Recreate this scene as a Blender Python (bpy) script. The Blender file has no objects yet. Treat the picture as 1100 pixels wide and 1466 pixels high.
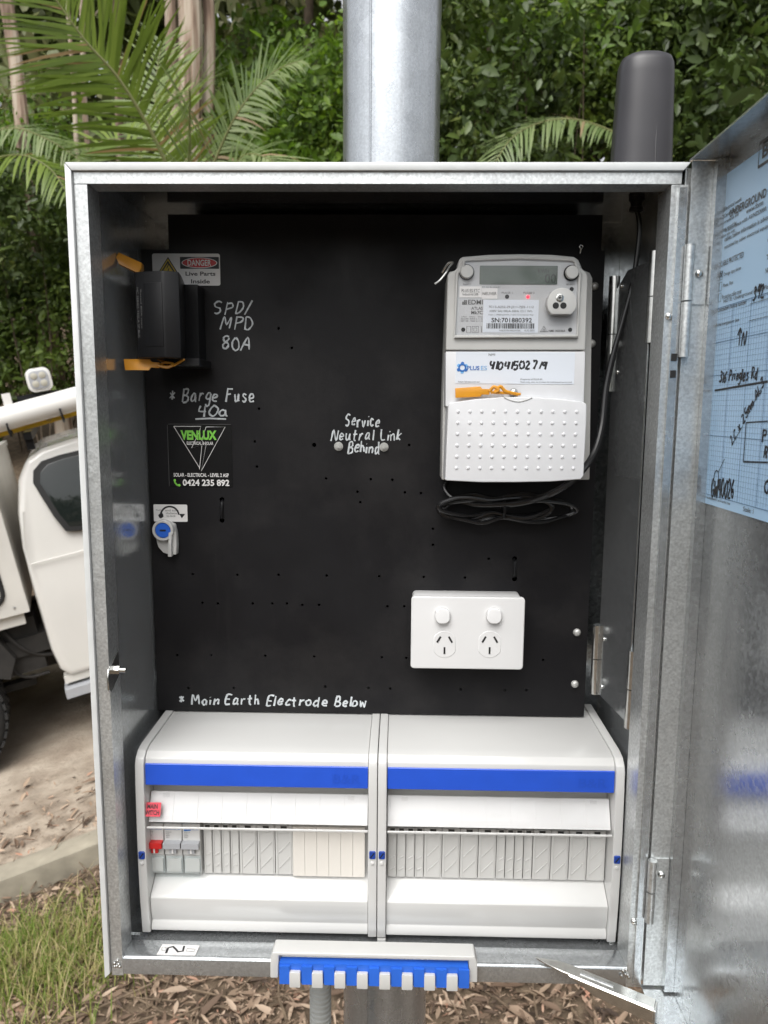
import bpy, bmesh, math, random
import numpy as np
from mathutils import Vector, Matrix
R = math.radians
random.seed(7); rng = np.random.default_rng(7)
SC = bpy.context.scene
COL = SC.collection

# ------------------------------------------------------------------ camera
CAM = Vector((0.0215, -0.6292, 1.9289))
YAW, PITCH, ROLL, FPX = -0.020792, 0.137976, 0.006768, 1066.2
def cam_basis():
    cy, sy, cp, sp = math.cos(YAW), math.sin(YAW), math.cos(PITCH), math.sin(PITCH)
    f = Vector((sy*cp, cy*cp, -sp)); r = Vector((cy, -sy, 0)); u = r.cross(f)
    c, s = math.cos(ROLL), math.sin(ROLL)
    return f, c*r + s*u, c*u - s*r
CF, CR, CU = cam_basis()
cd = bpy.data.cameras.new('camera'); cam = bpy.data.objects.new('camera', cd); COL.objects.link(cam)
cam.matrix_world = Matrix(((CR.x, CU.x, -CF.x, CAM.x), (CR.y, CU.y, -CF.y, CAM.y), (CR.z, CU.z, -CF.z, CAM.z), (0, 0, 0, 1)))
cd.sensor_fit = 'VERTICAL'; cd.sensor_height = 36; cd.sensor_width = 27; cd.lens = FPX/1466*36
cd.clip_start = 0.02; cd.clip_end = 2000
cd.dof.use_dof = True; cd.dof.focus_distance = 0.74; cd.dof.aperture_fstop = 12.0
SC.camera = cam

# ------------------------------------------------------------------ light
w = bpy.data.worlds.new('World'); SC.world = w; w.use_nodes = True
nt = w.node_tree; nt.nodes.clear()
SUN_EL, SUN_AZ = 54, 195     # high, from behind the photographer, through cloud
sky = nt.nodes.new('ShaderNodeTexSky'); sky.sky_type = 'NISHITA'; sky.sun_disc = False
sky.sun_elevation = R(SUN_EL); sky.sun_rotation = R(SUN_AZ); sky.dust_density = 4; sky.air_density = 1.0; sky.ozone_density = 1.0
hs = nt.nodes.new('ShaderNodeHueSaturation'); hs.inputs['Saturation'].default_value = 0.12
bgd = nt.nodes.new('ShaderNodeBackground'); bgd.inputs['Strength'].default_value = 0.15
wo = nt.nodes.new('ShaderNodeOutputWorld')
nt.links.new(sky.outputs[0], hs.inputs['Color']); nt.links.new(hs.outputs[0], bgd.inputs[0]); nt.links.new(bgd.outputs[0], wo.inputs[0])
sd = bpy.data.lights.new('sun', 'SUN'); sd.energy = 1.4; sd.angle = R(50); sd.color = (1, 0.97, 0.92)
sun = bpy.data.objects.new('sun', sd); COL.objects.link(sun)
_a, _e = R(SUN_AZ), R(SUN_EL)
_to = Vector((math.sin(_a)*math.cos(_e), math.cos(_a)*math.cos(_e), math.sin(_e)))
sun.rotation_euler = _to.to_track_quat('Z', 'Y').to_euler(); sun.location = _to*40
SC.view_settings.view_transform = 'Standard'; SC.view_settings.look = 'None'
SC.view_settings.exposure = 0.58; SC.view_settings.gamma = 1.0; SC.view_settings.use_curve_mapping = False
cy_ = SC.cycles
cy_.use_denoising = True
try: cy_.denoiser = 'OPENIMAGEDENOISE'
except Exception: pass
cy_.max_bounces = 8; cy_.diffuse_bounces = 4; cy_.glossy_bounces = 5; cy_.transmission_bounces = 5; cy_.transparent_max_bounces = 8
cy_.sample_clamp_indirect = 8; cy_.caustics_reflective = False; cy_.caustics_refractive = False

# ------------------------------------------------------------------ plane helpers (a photograph pixel seen on a real plane)
def ray(px, py): return CF + CR*((px-550)/FPX) - CU*((py-733)/FPX)
def onY(px, py, y):
    d = ray(px, py); return CAM + d*((y-CAM.y)/d.y)
def onX(px, py, x):
    d = ray(px, py); return CAM + d*((x-CAM.x)/d.x)
def onZ(px, py, z):
    d = ray(px, py); return CAM + d*((z-CAM.z)/d.z)
def xz(px, py, y):
    p = onY(px, py, y); return (p.x, p.z)

# ------------------------------------------------------------------ materials
def nodes(m):
    m.use_nodes = True; t = m.node_tree; b = t.nodes['Principled BSDF']; return t, b
def mat(name, col, rough=0.5, metal=0.0, var=0.0, vscale=20, bump=0.0, bscale=200, spec=0.5, coat=0.0, rvar=0.0, rscale=30):
    m = bpy.data.materials.new(name); t, b = nodes(m)
    b.inputs['Base Color'].default_value = (*col, 1); b.inputs['Roughness'].default_value = rough
    b.inputs['Metallic'].default_value = metal; b.inputs['Specular IOR Level'].default_value = spec
    b.inputs['Coat Weight'].default_value = coat
    g = t.nodes.new('ShaderNodeNewGeometry')
    def noise(s, detail=5):
        n = t.nodes.new('ShaderNodeTexNoise'); n.inputs['Scale'].default_value = s; n.inputs['Detail'].default_value = detail
        t.links.new(g.outputs['Position'], n.inputs['Vector']); return n
    if var:
        n = noise(vscale); mx = t.nodes.new('ShaderNodeMapRange')
        mx.inputs[1].default_value = 0.3; mx.inputs[2].default_value = 0.7; mx.inputs[3].default_value = 1-var; mx.inputs[4].default_value = 1+var
        t.links.new(n.outputs[0], mx.inputs[0])
        c = t.nodes.new('ShaderNodeMix'); c.data_type = 'RGBA'; c.blend_type = 'MULTIPLY'; c.inputs[0].default_value = 1
        c.inputs[6].default_value = (*col, 1); t.links.new(mx.outputs[0], c.inputs[7]); t.links.new(c.outputs[2], b.inputs['Base Color'])
    if rvar:
        n = noise(rscale); mx = t.nodes.new('ShaderNodeMapRange')
        mx.inputs[1].default_value = 0.3; mx.inputs[2].default_value = 0.7; mx.inputs[3].default_value = max(0.02, rough-rvar); mx.inputs[4].default_value = rough+rvar
        t.links.new(n.outputs[0], mx.inputs[0]); t.links.new(mx.outputs[0], b.inputs['Roughness'])
    if bump:
        n = noise(bscale, 3); bp = t.nodes.new('ShaderNodeBump'); bp.inputs['Strength'].default_value = bump; bp.inputs['Distance'].default_value = 0.002
        t.links.new(n.outputs[0], bp.inputs['Height']); t.links.new(bp.outputs[0], b.inputs['Normal'])
    return m
def galv_mat(name, col, rough, speckle, vs=160, metal=0.9, streak=False):
    """galvanised sheet: fine spangle, dull oxide blotches, specks of zinc, light scratches"""
    m = bpy.data.materials.new(name); t, b = nodes(m); L = t.links
    g = t.nodes.new('ShaderNodeNewGeometry')
    gs = None
    if streak:
        gs = t.nodes.new('ShaderNodeMapping'); gs.inputs['Scale'].default_value = (3.5, 3.5, .12); L.new(g.outputs['Position'], gs.inputs['Vector'])
    v = t.nodes.new('ShaderNodeTexVoronoi'); v.inputs['Scale'].default_value = vs; L.new(g.outputs['Position'], v.inputs['Vector'])
    n = t.nodes.new('ShaderNodeTexNoise'); n.inputs['Scale'].default_value = 14; n.inputs['Detail'].default_value = 6; L.new(gs.outputs[0] if gs else g.outputs['Position'], n.inputs['Vector'])
    n2 = t.nodes.new('ShaderNodeTexNoise'); n2.inputs['Scale'].default_value = 420; n2.inputs['Detail'].default_value = 3; L.new(g.outputs['Position'], n2.inputs['Vector'])
    sp = t.nodes.new('ShaderNodeSeparateColor'); L.new(v.outputs['Color'], sp.inputs[0])
    def rr(src, a, bb, c, d):
        x = t.nodes.new('ShaderNodeMapRange'); x.inputs[1].default_value = a; x.inputs[2].default_value = bb; x.inputs[3].default_value = c; x.inputs[4].default_value = d
        L.new(src, x.inputs[0]); return x.outputs[0]
    def mul(a, bb):
        x = t.nodes.new('ShaderNodeMath'); x.operation = 'MULTIPLY'; L.new(a, x.inputs[0]); L.new(bb, x.inputs[1]); return x.outputs[0]
    f = mul(mul(rr(sp.outputs[0], 0, 1, 1-speckle, 1+speckle), rr(n.outputs[0], .3, .7, .80 if streak else .92, 1.10 if streak else 1.06)), rr(n2.outputs[0], .35, .7, 1-speckle*1.6, 1+speckle*1.6))
    c = t.nodes.new('ShaderNodeMix'); c.data_type = 'RGBA'; c.blend_type = 'MULTIPLY'; c.inputs[0].default_value = 1
    c.inputs[6].default_value = (*col, 1); L.new(f, c.inputs[7]); L.new(c.outputs[2], b.inputs['Base Color'])
    b.inputs['Metallic'].default_value = metal
    rg = t.nodes.new('ShaderNodeMath'); rg.operation = 'ADD'; L.new(rr(n.outputs[0], .3, .7, rough-.03, rough+.05), rg.inputs[0]); L.new(rr(sp.outputs[1], 0, 1, -.04, .06), rg.inputs[1])
    L.new(rg.outputs[0], b.inputs['Roughness'])
    bp = t.nodes.new('ShaderNodeBump'); bp.inputs['Strength'].default_value = 0.05; bp.inputs['Distance'].default_value = 0.0005
    L.new(n2.outputs[0], bp.inputs['Height']); L.new(bp.outputs[0], b.inputs['Normal'])
    return m
def clear_mat(name, tint=(1, 1, 1), fac=0.10, rough=0.06):
    m = bpy.data.materials.new(name); m.use_nodes = True; t = m.node_tree; t.nodes.clear(); L = t.links
    o = t.nodes.new('ShaderNodeOutputMaterial'); tr = t.nodes.new('ShaderNodeBsdfTransparent'); tr.inputs[0].default_value = (*tint, 1)
    gl = t.nodes.new('ShaderNodeBsdfGlossy'); gl.inputs['Roughness'].default_value = rough
    fr = t.nodes.new('ShaderNodeFresnel'); fr.inputs[0].default_value = 1.5
    ad = t.nodes.new('ShaderNodeMath'); ad.operation = 'ADD'; ad.inputs[1].default_value = fac; L.new(fr.outputs[0], ad.inputs[0])
    mx = t.nodes.new('ShaderNodeMixShader'); ge = t.nodes.new('ShaderNodeNewGeometry'); iv = t.nodes.new('ShaderNodeMath'); iv.operation = 'SUBTRACT'; iv.inputs[0].default_value = 1; L.new(ge.outputs['Backfacing'], iv.inputs[1])
    ml = t.nodes.new('ShaderNodeMath'); ml.operation = 'MULTIPLY'; L.new(ad.outputs[0], ml.inputs[0]); L.new(iv.outputs[0], ml.inputs[1]); L.new(ml.outputs[0], mx.inputs[0]); L.new(tr.outputs[0], mx.inputs[1]); L.new(gl.outputs[0], mx.inputs[2]); L.new(mx.outputs[0], o.inputs[0])
    return m
def leaf_mat(name, ramp, rough=0.45, trans=0.3, spec=0.4):
    m = bpy.data.materials.new(name); m.use_nodes = True; t = m.node_tree; b = t.nodes['Principled BSDF']; o = t.nodes['Material Output']; L = t.links
    a = t.nodes.new('ShaderNodeAttribute'); a.attribute_name = 'rnd'
    cr = t.nodes.new('ShaderNodeValToRGB'); e = cr.color_ramp.elements
    while len(e) < len(ramp): e.new(0.5)
    for i, (p, c) in enumerate(ramp): e[i].position = p; e[i].color = (*c, 1)
    L.new(a.outputs['Fac'], cr.inputs[0]); L.new(cr.outputs[0], b.inputs['Base Color'])
    b.inputs['Roughness'].default_value = rough; b.inputs['Specular IOR Level'].default_value = spec
    if trans:
        tl = t.nodes.new('ShaderNodeBsdfTranslucent'); hu = t.nodes.new('ShaderNodeHueSaturation'); hu.inputs['Value'].default_value = 1.5; hu.inputs['Saturation'].default_value = 1.1
        L.new(cr.outputs[0], hu.inputs['Color']); L.new(hu.outputs[0], tl.inputs[0])
        mx = t.nodes.new('ShaderNodeMixShader'); mx.inputs[0].default_value = trans; L.new(b.outputs[0], mx.inputs[1]); L.new(tl.outputs[0], mx.inputs[2]); L.new(mx.outputs[0], o.inputs[0])
    return m
def emit_mat(name, col, s):
    m = bpy.data.materials.new(name); t, b = nodes(m); b.inputs['Base Color'].default_value = (*col, 1)
    b.inputs['Emission Color'].default_value = (*col, 1); b.inputs['Emission Strength'].default_value = s; return m

M = {}
M['galv'] = galv_mat('galvanised_sheet', (.53, .555, .57), .20, .07, 300, .78)
M['galv_in'] = galv_mat('galvanised_inner_sheet', (.60, .625, .635), .17, .06, 300, .70)
M['galv_back'] = galv_mat('darkened_galvanised_sheet', (.46, .48, .49), .13, .05, 300, .96)  # same galvanised sheet; dark look of roof and back wall put into its colour
M['galv_wing'] = galv_mat('darkened_wing_plate', (.48, .50, .51), .15, .06, 300, .86)  # also galvanised; base colour darkened to carry the wing's dark reflection
M['galv_edge'] = galv_mat('galvanised_rolled_edge', (.64, .66, .66), .34, .09, 420, .75)
M['rim'] = mat('pale_zinc_rim', (.68, .70, .70), .38, .15, .05, 60)
M['pole'] = galv_mat('hot_dip_galvanised', (.50, .53, .56), .27, .06, 60, .78, True)
M['zinc'] = mat('zinc_plated', (.66, .66, .64), .24, 1, .12, 150)
M['panel'] = mat('black_panel', (.011, .0105, .012), .46, 0, .22, 16, .05, 900, .28, 0, .08, 9)
def panel_mat():
    m = mat('black_panel', (.011, .0105, .012), .46, 0, 0, 16, .05, 900, .20); t = m.node_tree; b = t.nodes['Principled BSDF']; L = t.links
    g = t.nodes.new('ShaderNodeNewGeometry')
    def nz(s, d, sc=(1, 1, 1)):
        mp = t.nodes.new('ShaderNodeMapping'); mp.inputs['Scale'].default_value = sc; L.new(g.outputs['Position'], mp.inputs['Vector'])
        n = t.nodes.new('ShaderNodeTexNoise'); n.inputs['Scale'].default_value = s; n.inputs['Detail'].default_value = d; n.inputs['Roughness'].default_value = .65; L.new(mp.outputs[0], n.inputs['Vector']); return n.outputs[0]
    def mr_(src, a, c, d, e):
        x = t.nodes.new('ShaderNodeMapRange'); x.inputs[1].default_value = a; x.inputs[2].default_value = c; x.inputs[3].default_value = d; x.inputs[4].default_value = e; L.new(src, x.inputs[0]); return x.outputs[0]
    smudge = mr_(nz(11, 7), .45, .72, 0, .5); scr = mr_(nz(60, 3, (1, 1, .05)), .66, .72, 0, .10); dust = mr_(nz(700, 2), .70, .76, 0, .5)
    a = t.nodes.new('ShaderNodeMath'); L.new(smudge, a.inputs[0]); L.new(scr, a.inputs[1]); a2 = t.nodes.new('ShaderNodeMath'); L.new(a.outputs[0], a2.inputs[0]); L.new(dust, a2.inputs[1]); a2.use_clamp = True
    c = t.nodes.new('ShaderNodeMix'); c.data_type = 'RGBA'; c.inputs[6].default_value = (.0090, .0087, .0098, 1); c.inputs[7].default_value = (.030, .0285, .028, 1); L.new(a2.outputs[0], c.inputs[0]); L.new(c.outputs[2], b.inputs['Base Color'])
    L.new(mr_(nz(9, 6), .35, .68, .34, .58), b.inputs['Roughness']); return m
M['panel'] = panel_mat()
M['dbw'] = mat('grey_white_plastic', (.575, .575, .565), .20, 0, .03, 9, 0, 1, .5, 0, .06, 14)
M['dbw2'] = mat('matte_grey_white_plastic', (.56, .56, .545), .42, 0, .02, 50)
M['cream'] = mat('cream_plastic', (.70, .67, .62), .45)
M['white'] = mat('gloss_white_plastic', (.70, .70, .70), .22, 0, .015, 30)
M['meter'] = mat('meter_grey_plastic', (.50, .50, .485), .40, 0, .02, 60)
M['meterw'] = mat('meter_cover_plastic', (.64, .645, .66), .38, 0, .02, 60)
M['face'] = mat('meter_faceplate', (.50, .51, .525), .45)
M['blue'] = mat('blue_plastic', (.018, .085, .55), .30, 0, .04, 60)
M['blue2'] = mat('blue_rubbery_plastic', (.025, .13, .60), .36, 0, .08, 40)
M['bluee'] = mat('embossed_blue', (.016, .078, .51), .36)
M['dull'] = mat('dull_zinc', (.52, .52, .50), .42, .45, .15, 200)
M['bluedk'] = mat('dark_blue_plastic', (.01, .05, .30), .4)
M['ant'] = mat('charcoal_plastic', (.034, .033, .038), .38, 0, .10, 30)
M['blk'] = mat('black_plastic', (.007, .007, .008), .40, 0, .1, 40, 0, 1, .32)
M['blkm'] = mat('matte_black', (.010, .010, .010), .7)
M['cable'] = mat('black_cable_sheath', (.012, .012, .013), .24)
M['lcd'] = mat('lcd_glass', (.10, .125, .11), .12)
M['seg'] = mat('lcd_segment', (.03, .035, .03), .4)
M['amber'] = mat('amber_tag_plastic', (.62, .27, .02), .35, 0, .12, 60)
M['yellow'] = mat('yellow_paint', (.60, .40, .02), .45, 0, .1, 20)
M['redlab'] = mat('red_label', (.66, .06, .09), .35)
M['red'] = mat('red_plastic', (.50, .02, .02), .35)
M['grey'] = mat('mid_grey_plastic', (.36, .37, .39), .4)
M['lab'] = mat('white_label', (.74, .73, .72), .32)
M['labb'] = mat('pale_blue_white_label', (.66, .70, .76), .30)
M['stick'] = mat('black_sticker', (.008, .008, .009), .22, 0, .1, 40)
M['faded'] = mat('faded_white_print', (.16, .16, .16), .5)
M['ink'] = mat('black_ink', (.012, .012, .014), .5)
M['inkg'] = mat('grey_ink', (.10, .10, .10), .5)
M['inkb'] = mat('blue_ink', (.02, .13, .42), .5)
M['inkbl'] = mat('light_blue_ink', (.16, .40, .70), .5)
M['pen'] = mat('white_paint_pen', (.52, .55, .57), .5, 0, .2, 250)
M['green'] = mat('lime_print', (.22, .62, .08), .4)
M['danger'] = mat('danger_red_print', (.55, .01, .012), .4)
M['warn'] = mat('warning_yellow_print', (.62, .45, .03), .4)
M['paper'] = mat('pale_blue_paper', (.43, .64, .86), .28, 0, .02, 12)
M['grid'] = mat('form_grid_ink', (.14, .24, .38), .5)
M['clear'] = clear_mat('clear_plastic', (.99, .99, .99), .0, .05)
M['clearb'] = clear_mat('tinted_clear_plastic', (.955, .98, .985), .03, .10)
M['led'] = emit_mat('lit_red_led', (1, .02, .04), 2.2)
M['conduit'] = mat('grey_conduit', (.36, .37, .36), .5)
M['utew'] = mat('white_car_paint', (.67, .655, .62), .16, 0, .05, 2.2, 0, 1, .5, .7, .05, 4)
M['utet'] = mat('white_tray_paint', (.62, .60, .555), .30, 0, .10, 3)
M['pvc'] = mat('white_pvc', (.74, .73, .70), .35)
M['glass'] = mat('dark_tinted_glass', (.012, .016, .015), .05, 0, 0, 1, 0, 1, .6)
M['rubber'] = mat('tyre_rubber', (.020, .020, .020), .8, 0, .3, 50, .3, 90)
M['under'] = mat('dirty_underbody', (.022, .020, .018), .75, 0, .4, 12)
M['lens'] = mat('lamp_lens', (.45, .43, .36), .12)
M['alu'] = mat('brushed_aluminium', (.55, .55, .55), .35, 1)

# ------------------------------------------------------------------ mesh helpers
def link(o, parent=None):
    COL.objects.link(o)
    if parent is not None:
        o.parent = parent
        o.matrix_parent_inverse = Matrix.Translation(-parent_loc(parent))
    return o
def parent_loc(p):
    l = Vector((0, 0, 0)) if p.type == 'MESH' else p.location.copy()
    return l
def finish(name, bm, material, parent=None, bevel=0.0, seg=2, angle=32, smooth=True):
    if bevel:
        es = [e for e in bm.edges if len(e.link_faces) == 2 and e.calc_face_angle(0) > R(28)]
        if es: bmesh.ops.bevel(bm, geom=es, offset=bevel, segments=seg, profile=0.6, affect='EDGES', clamp_overlap=True)
    if smooth:
        bm.normal_update()
        for f in bm.faces: f.smooth = True
        for e in bm.edges:
            if len(e.link_faces) != 2 or e.calc_face_angle(0) > R(angle): e.smooth = False
    me = bpy.data.meshes.new(name); bm.to_mesh(me); bm.free()
    if isinstance(material, (list, tuple)):
        for k in material: me.materials.append(M[k])
    else: me.materials.append(M[material] if isinstance(material, str) else material)
    return link(bpy.data.objects.new(name, me), parent)
def BM(): return bmesh.new()
def box(bm, x0, x1, y0, y1, z0, z1):
    x0, x1 = min(x0, x1), max(x0, x1); y0, y1 = min(y0, y1), max(y0, y1); z0, z1 = min(z0, z1), max(z0, z1)
    v = [bm.verts.new(p) for p in ((x0,y0,z0),(x1,y0,z0),(x1,y1,z0),(x0,y1,z0),(x0,y0,z1),(x1,y0,z1),(x1,y1,z1),(x0,y1,z1))]
    for q in ((0,3,2,1),(4,5,6,7),(0,1,5,4),(1,2,6,5),(2,3,7,6),(3,0,4,7)): bm.faces.new([v[i] for i in q])
    return bm
def extrude(bm, pts, vec):
    """closed 3-D polygon pushed along vec"""
    vec = Vector(vec); a = [bm.verts.new(p) for p in pts]; b = [bm.verts.new(Vector(p)+vec) for p in pts]; n = len(a)
    bm.faces.new(a[::-1]); bm.faces.new(b)
    for i in range(n): bm.faces.new((a[i], a[(i+1) % n], b[(i+1) % n], b[i]))
    bmesh.ops.recalc_face_normals(bm, faces=bm.faces[:])
    return bm
def plateY(bm, pts, y0, y1): return extrude(bm, [(p[0], y0, p[1]) for p in pts], (0, y1-y0, 0))
def profX(bm, pts, x0, x1): return extrude(bm, [(x0, p[0], p[1]) for p in pts], (x1-x0, 0, 0))
def rrect(x0, z0, x1, z1, r, n=5):
    x0, x1 = min(x0, x1), max(x0, x1); z0, z1 = min(z0, z1), max(z0, z1); o = []
    for cx, cz, a in ((x1-r, z1-r, 0), (x0+r, z1-r, 90), (x0+r, z0+r, 180), (x1-r, z0+r, 270)):
        for i in range(n+1):
            t = R(a+90*i/n); o.append((cx+r*math.cos(t), cz+r*math.sin(t)))
    return o
def circ(cx, cz, r, n=16): return [(cx+r*math.cos(2*math.pi*i/n), cz+r*math.sin(2*math.pi*i/n)) for i in range(n)]
def cyl(bm, a, b, r0, r1=None, n=16):
    a, b = Vector(a), Vector(b); r1 = r0 if r1 is None else r1
    d = (b-a).normalized(); s = d.orthogonal().normalized(); t = d.cross(s)
    A = [bm.verts.new(a+(s*math.cos(2*math.pi*i/n)+t*math.sin(2*math.pi*i/n))*r0) for i in range(n)]
    B = [bm.verts.new(b+(s*math.cos(2*math.pi*i/n)+t*math.sin(2*math.pi*i/n))*r1) for i in range(n)]
    bm.faces.new(A[::-1]); bm.faces.new(B)
    for i in range(n): bm.faces.new((A[i], A[(i+1) % n], B[(i+1) % n], B[i]))
    return bm
def lathe(bm, c, axis, prof, n=20):
    """prof: list of (radius, distance along axis)"""
    c = Vector(c); d = Vector(axis).normalized(); s = d.orthogonal().normalized(); t = d.cross(s); rings = []
    for r, h in prof:
        rings.append([bm.verts.new(c+d*h+(s*math.cos(2*math.pi*i/n)+t*math.sin(2*math.pi*i/n))*max(r, 1e-5)) for i in range(n)])
    for A, B in zip(rings, rings[1:]):
        for i in range(n): bm.faces.new((A[i], A[(i+1) % n], B[(i+1) % n], B[i]))
    bm.faces.new(rings[0][::-1]); bm.faces.new(rings[-1])
    bmesh.ops.recalc_face_normals(bm, faces=bm.faces[:])
    return bm
def smooth_path(pts, k=6, closed=False):
    P = [Vector(p) for p in pts]; n = len(P); out = []
    for i in range(n if closed else n-1):
        g = (lambda j: P[j % n]) if closed else (lambda j: P[min(max(j, 0), n-1)])
        a, b, c, d = g(i-1), g(i), g(i+1), g(i+2)
        for j in range(k):
            t = j/k; out.append(0.5*((2*b)+(c-a)*t+(2*a-5*b+4*c-d)*t*t+(3*b-a-3*c+d)*t*t*t))
    if not closed: out.append(P[-1].copy())
    return out
def tube(bm, pts, r, n=8, closed=False, flat=None):
    """swept tube, r number or list; flat: (normal, factor) squashes it along a normal"""
    P = [Vector(p) for p in pts]; m = len(P); rad = r if isinstance(r, (list, tuple)) else [r]*m
    tg = [((P[(i+1) % m] if closed else P[min(i+1, m-1)])-(P[i-1] if (closed or i) else P[0])) for i in range(m)]
    tg = [(q.normalized() if q.length > 1e-9 else Vector((0, 0, 1))) for q in tg]
    s = tg[0].orthogonal().normalized(); rings = []
    for i in range(m):
        s = s-tg[i]*s.dot(tg[i]); s = s.normalized() if s.length > 1e-6 else tg[i].orthogonal().normalized(); t = tg[i].cross(s)
        ring = []
        for k in range(n):
            o = (s*math.cos(2*math.pi*k/n)+t*math.sin(2*math.pi*k/n))*rad[i]
            if flat: o = o-flat[0]*o.dot(flat[0])*(1-flat[1])
            ring.append(bm.verts.new(P[i]+o))
        rings.append(ring)
    for i in range(m if closed else m-1):
        A, B = rings[i], rings[(i+1) % m]
        for k in range(n): bm.faces.new((A[k], A[(k+1) % n], B[(k+1) % n], B[k]))
    if not closed: bm.faces.new(rings[0][::-1]); bm.faces.new(rings[-1])
    return bm
def thing(name, loc, label, cat, group=None):
    o = bpy.data.objects.new(name, None); o.location = loc; o.empty_display_size = .05; COL.objects.link(o)
    return tag(o, label, cat, group)
def tag(o, label=None, cat=None, group=None, kind=None):
    if label: o['label'] = label
    if cat: o['category'] = cat
    if group: o['group'] = group
    if kind: o['kind'] = kind
    return o
# ---- printed lettering fitted to a rectangle of a surface frame (origin, right, up, normal)
class Frame:
    def __init__(s, o, e1, e2): s.o, s.a, s.b = Vector(o), Vector(e1), Vector(e2); s.n = s.a.cross(s.b)
    def p(s, u, v, h=0): return s.o+s.a*u+s.b*v+s.n*h
def text_mesh(txt, bold=0.0):
    c = bpy.data.curves.new('t', 'FONT'); c.body = txt; c.resolution_u = 3; c.offset = bold; c.size = 1
    o = bpy.data.objects.new('t', c); COL.objects.link(o); bpy.context.view_layer.update()
    dg = bpy.context.evaluated_depsgraph_get(); me = bpy.data.meshes.new_from_object(o.evaluated_get(dg))
    bpy.data.objects.remove(o); bpy.data.curves.remove(c); return me
def lettering(txt, fr, u0, v0, u1, v1, material, parent, h=0.0003, bold=0.0, name='lettering', rot=0):
    me = text_mesh(txt, bold); n = len(me.vertices); co = np.empty(n*3); me.vertices.foreach_get('co', co); co = co.reshape(-1, 3)
    mn, mx = co.min(0), co.max(0); s = np.maximum(mx-mn, 1e-6)
    U = u0+(co[:, 0]-mn[0])/s[0]*(u1-u0); V = v0+(co[:, 1]-mn[1])/s[1]*(v1-v0)
    if rot:
        cu, cv = (u0+u1)/2, (v0+v1)/2; c, q = math.cos(rot), math.sin(rot); U, V = cu+(U-cu)*c-(V-cv)*q, cv+(U-cu)*q+(V-cv)*c
    P = np.array(fr.o)[None]+U[:, None]*np.array(fr.a)+V[:, None]*np.array(fr.b)+h*np.array(fr.n)
    me.vertices.foreach_set('co', P.ravel()); me.update(); me.materials.clear(); me.materials.append(M[material]); me.name = name
    return link(bpy.data.objects.new(name, me), parent)
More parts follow.
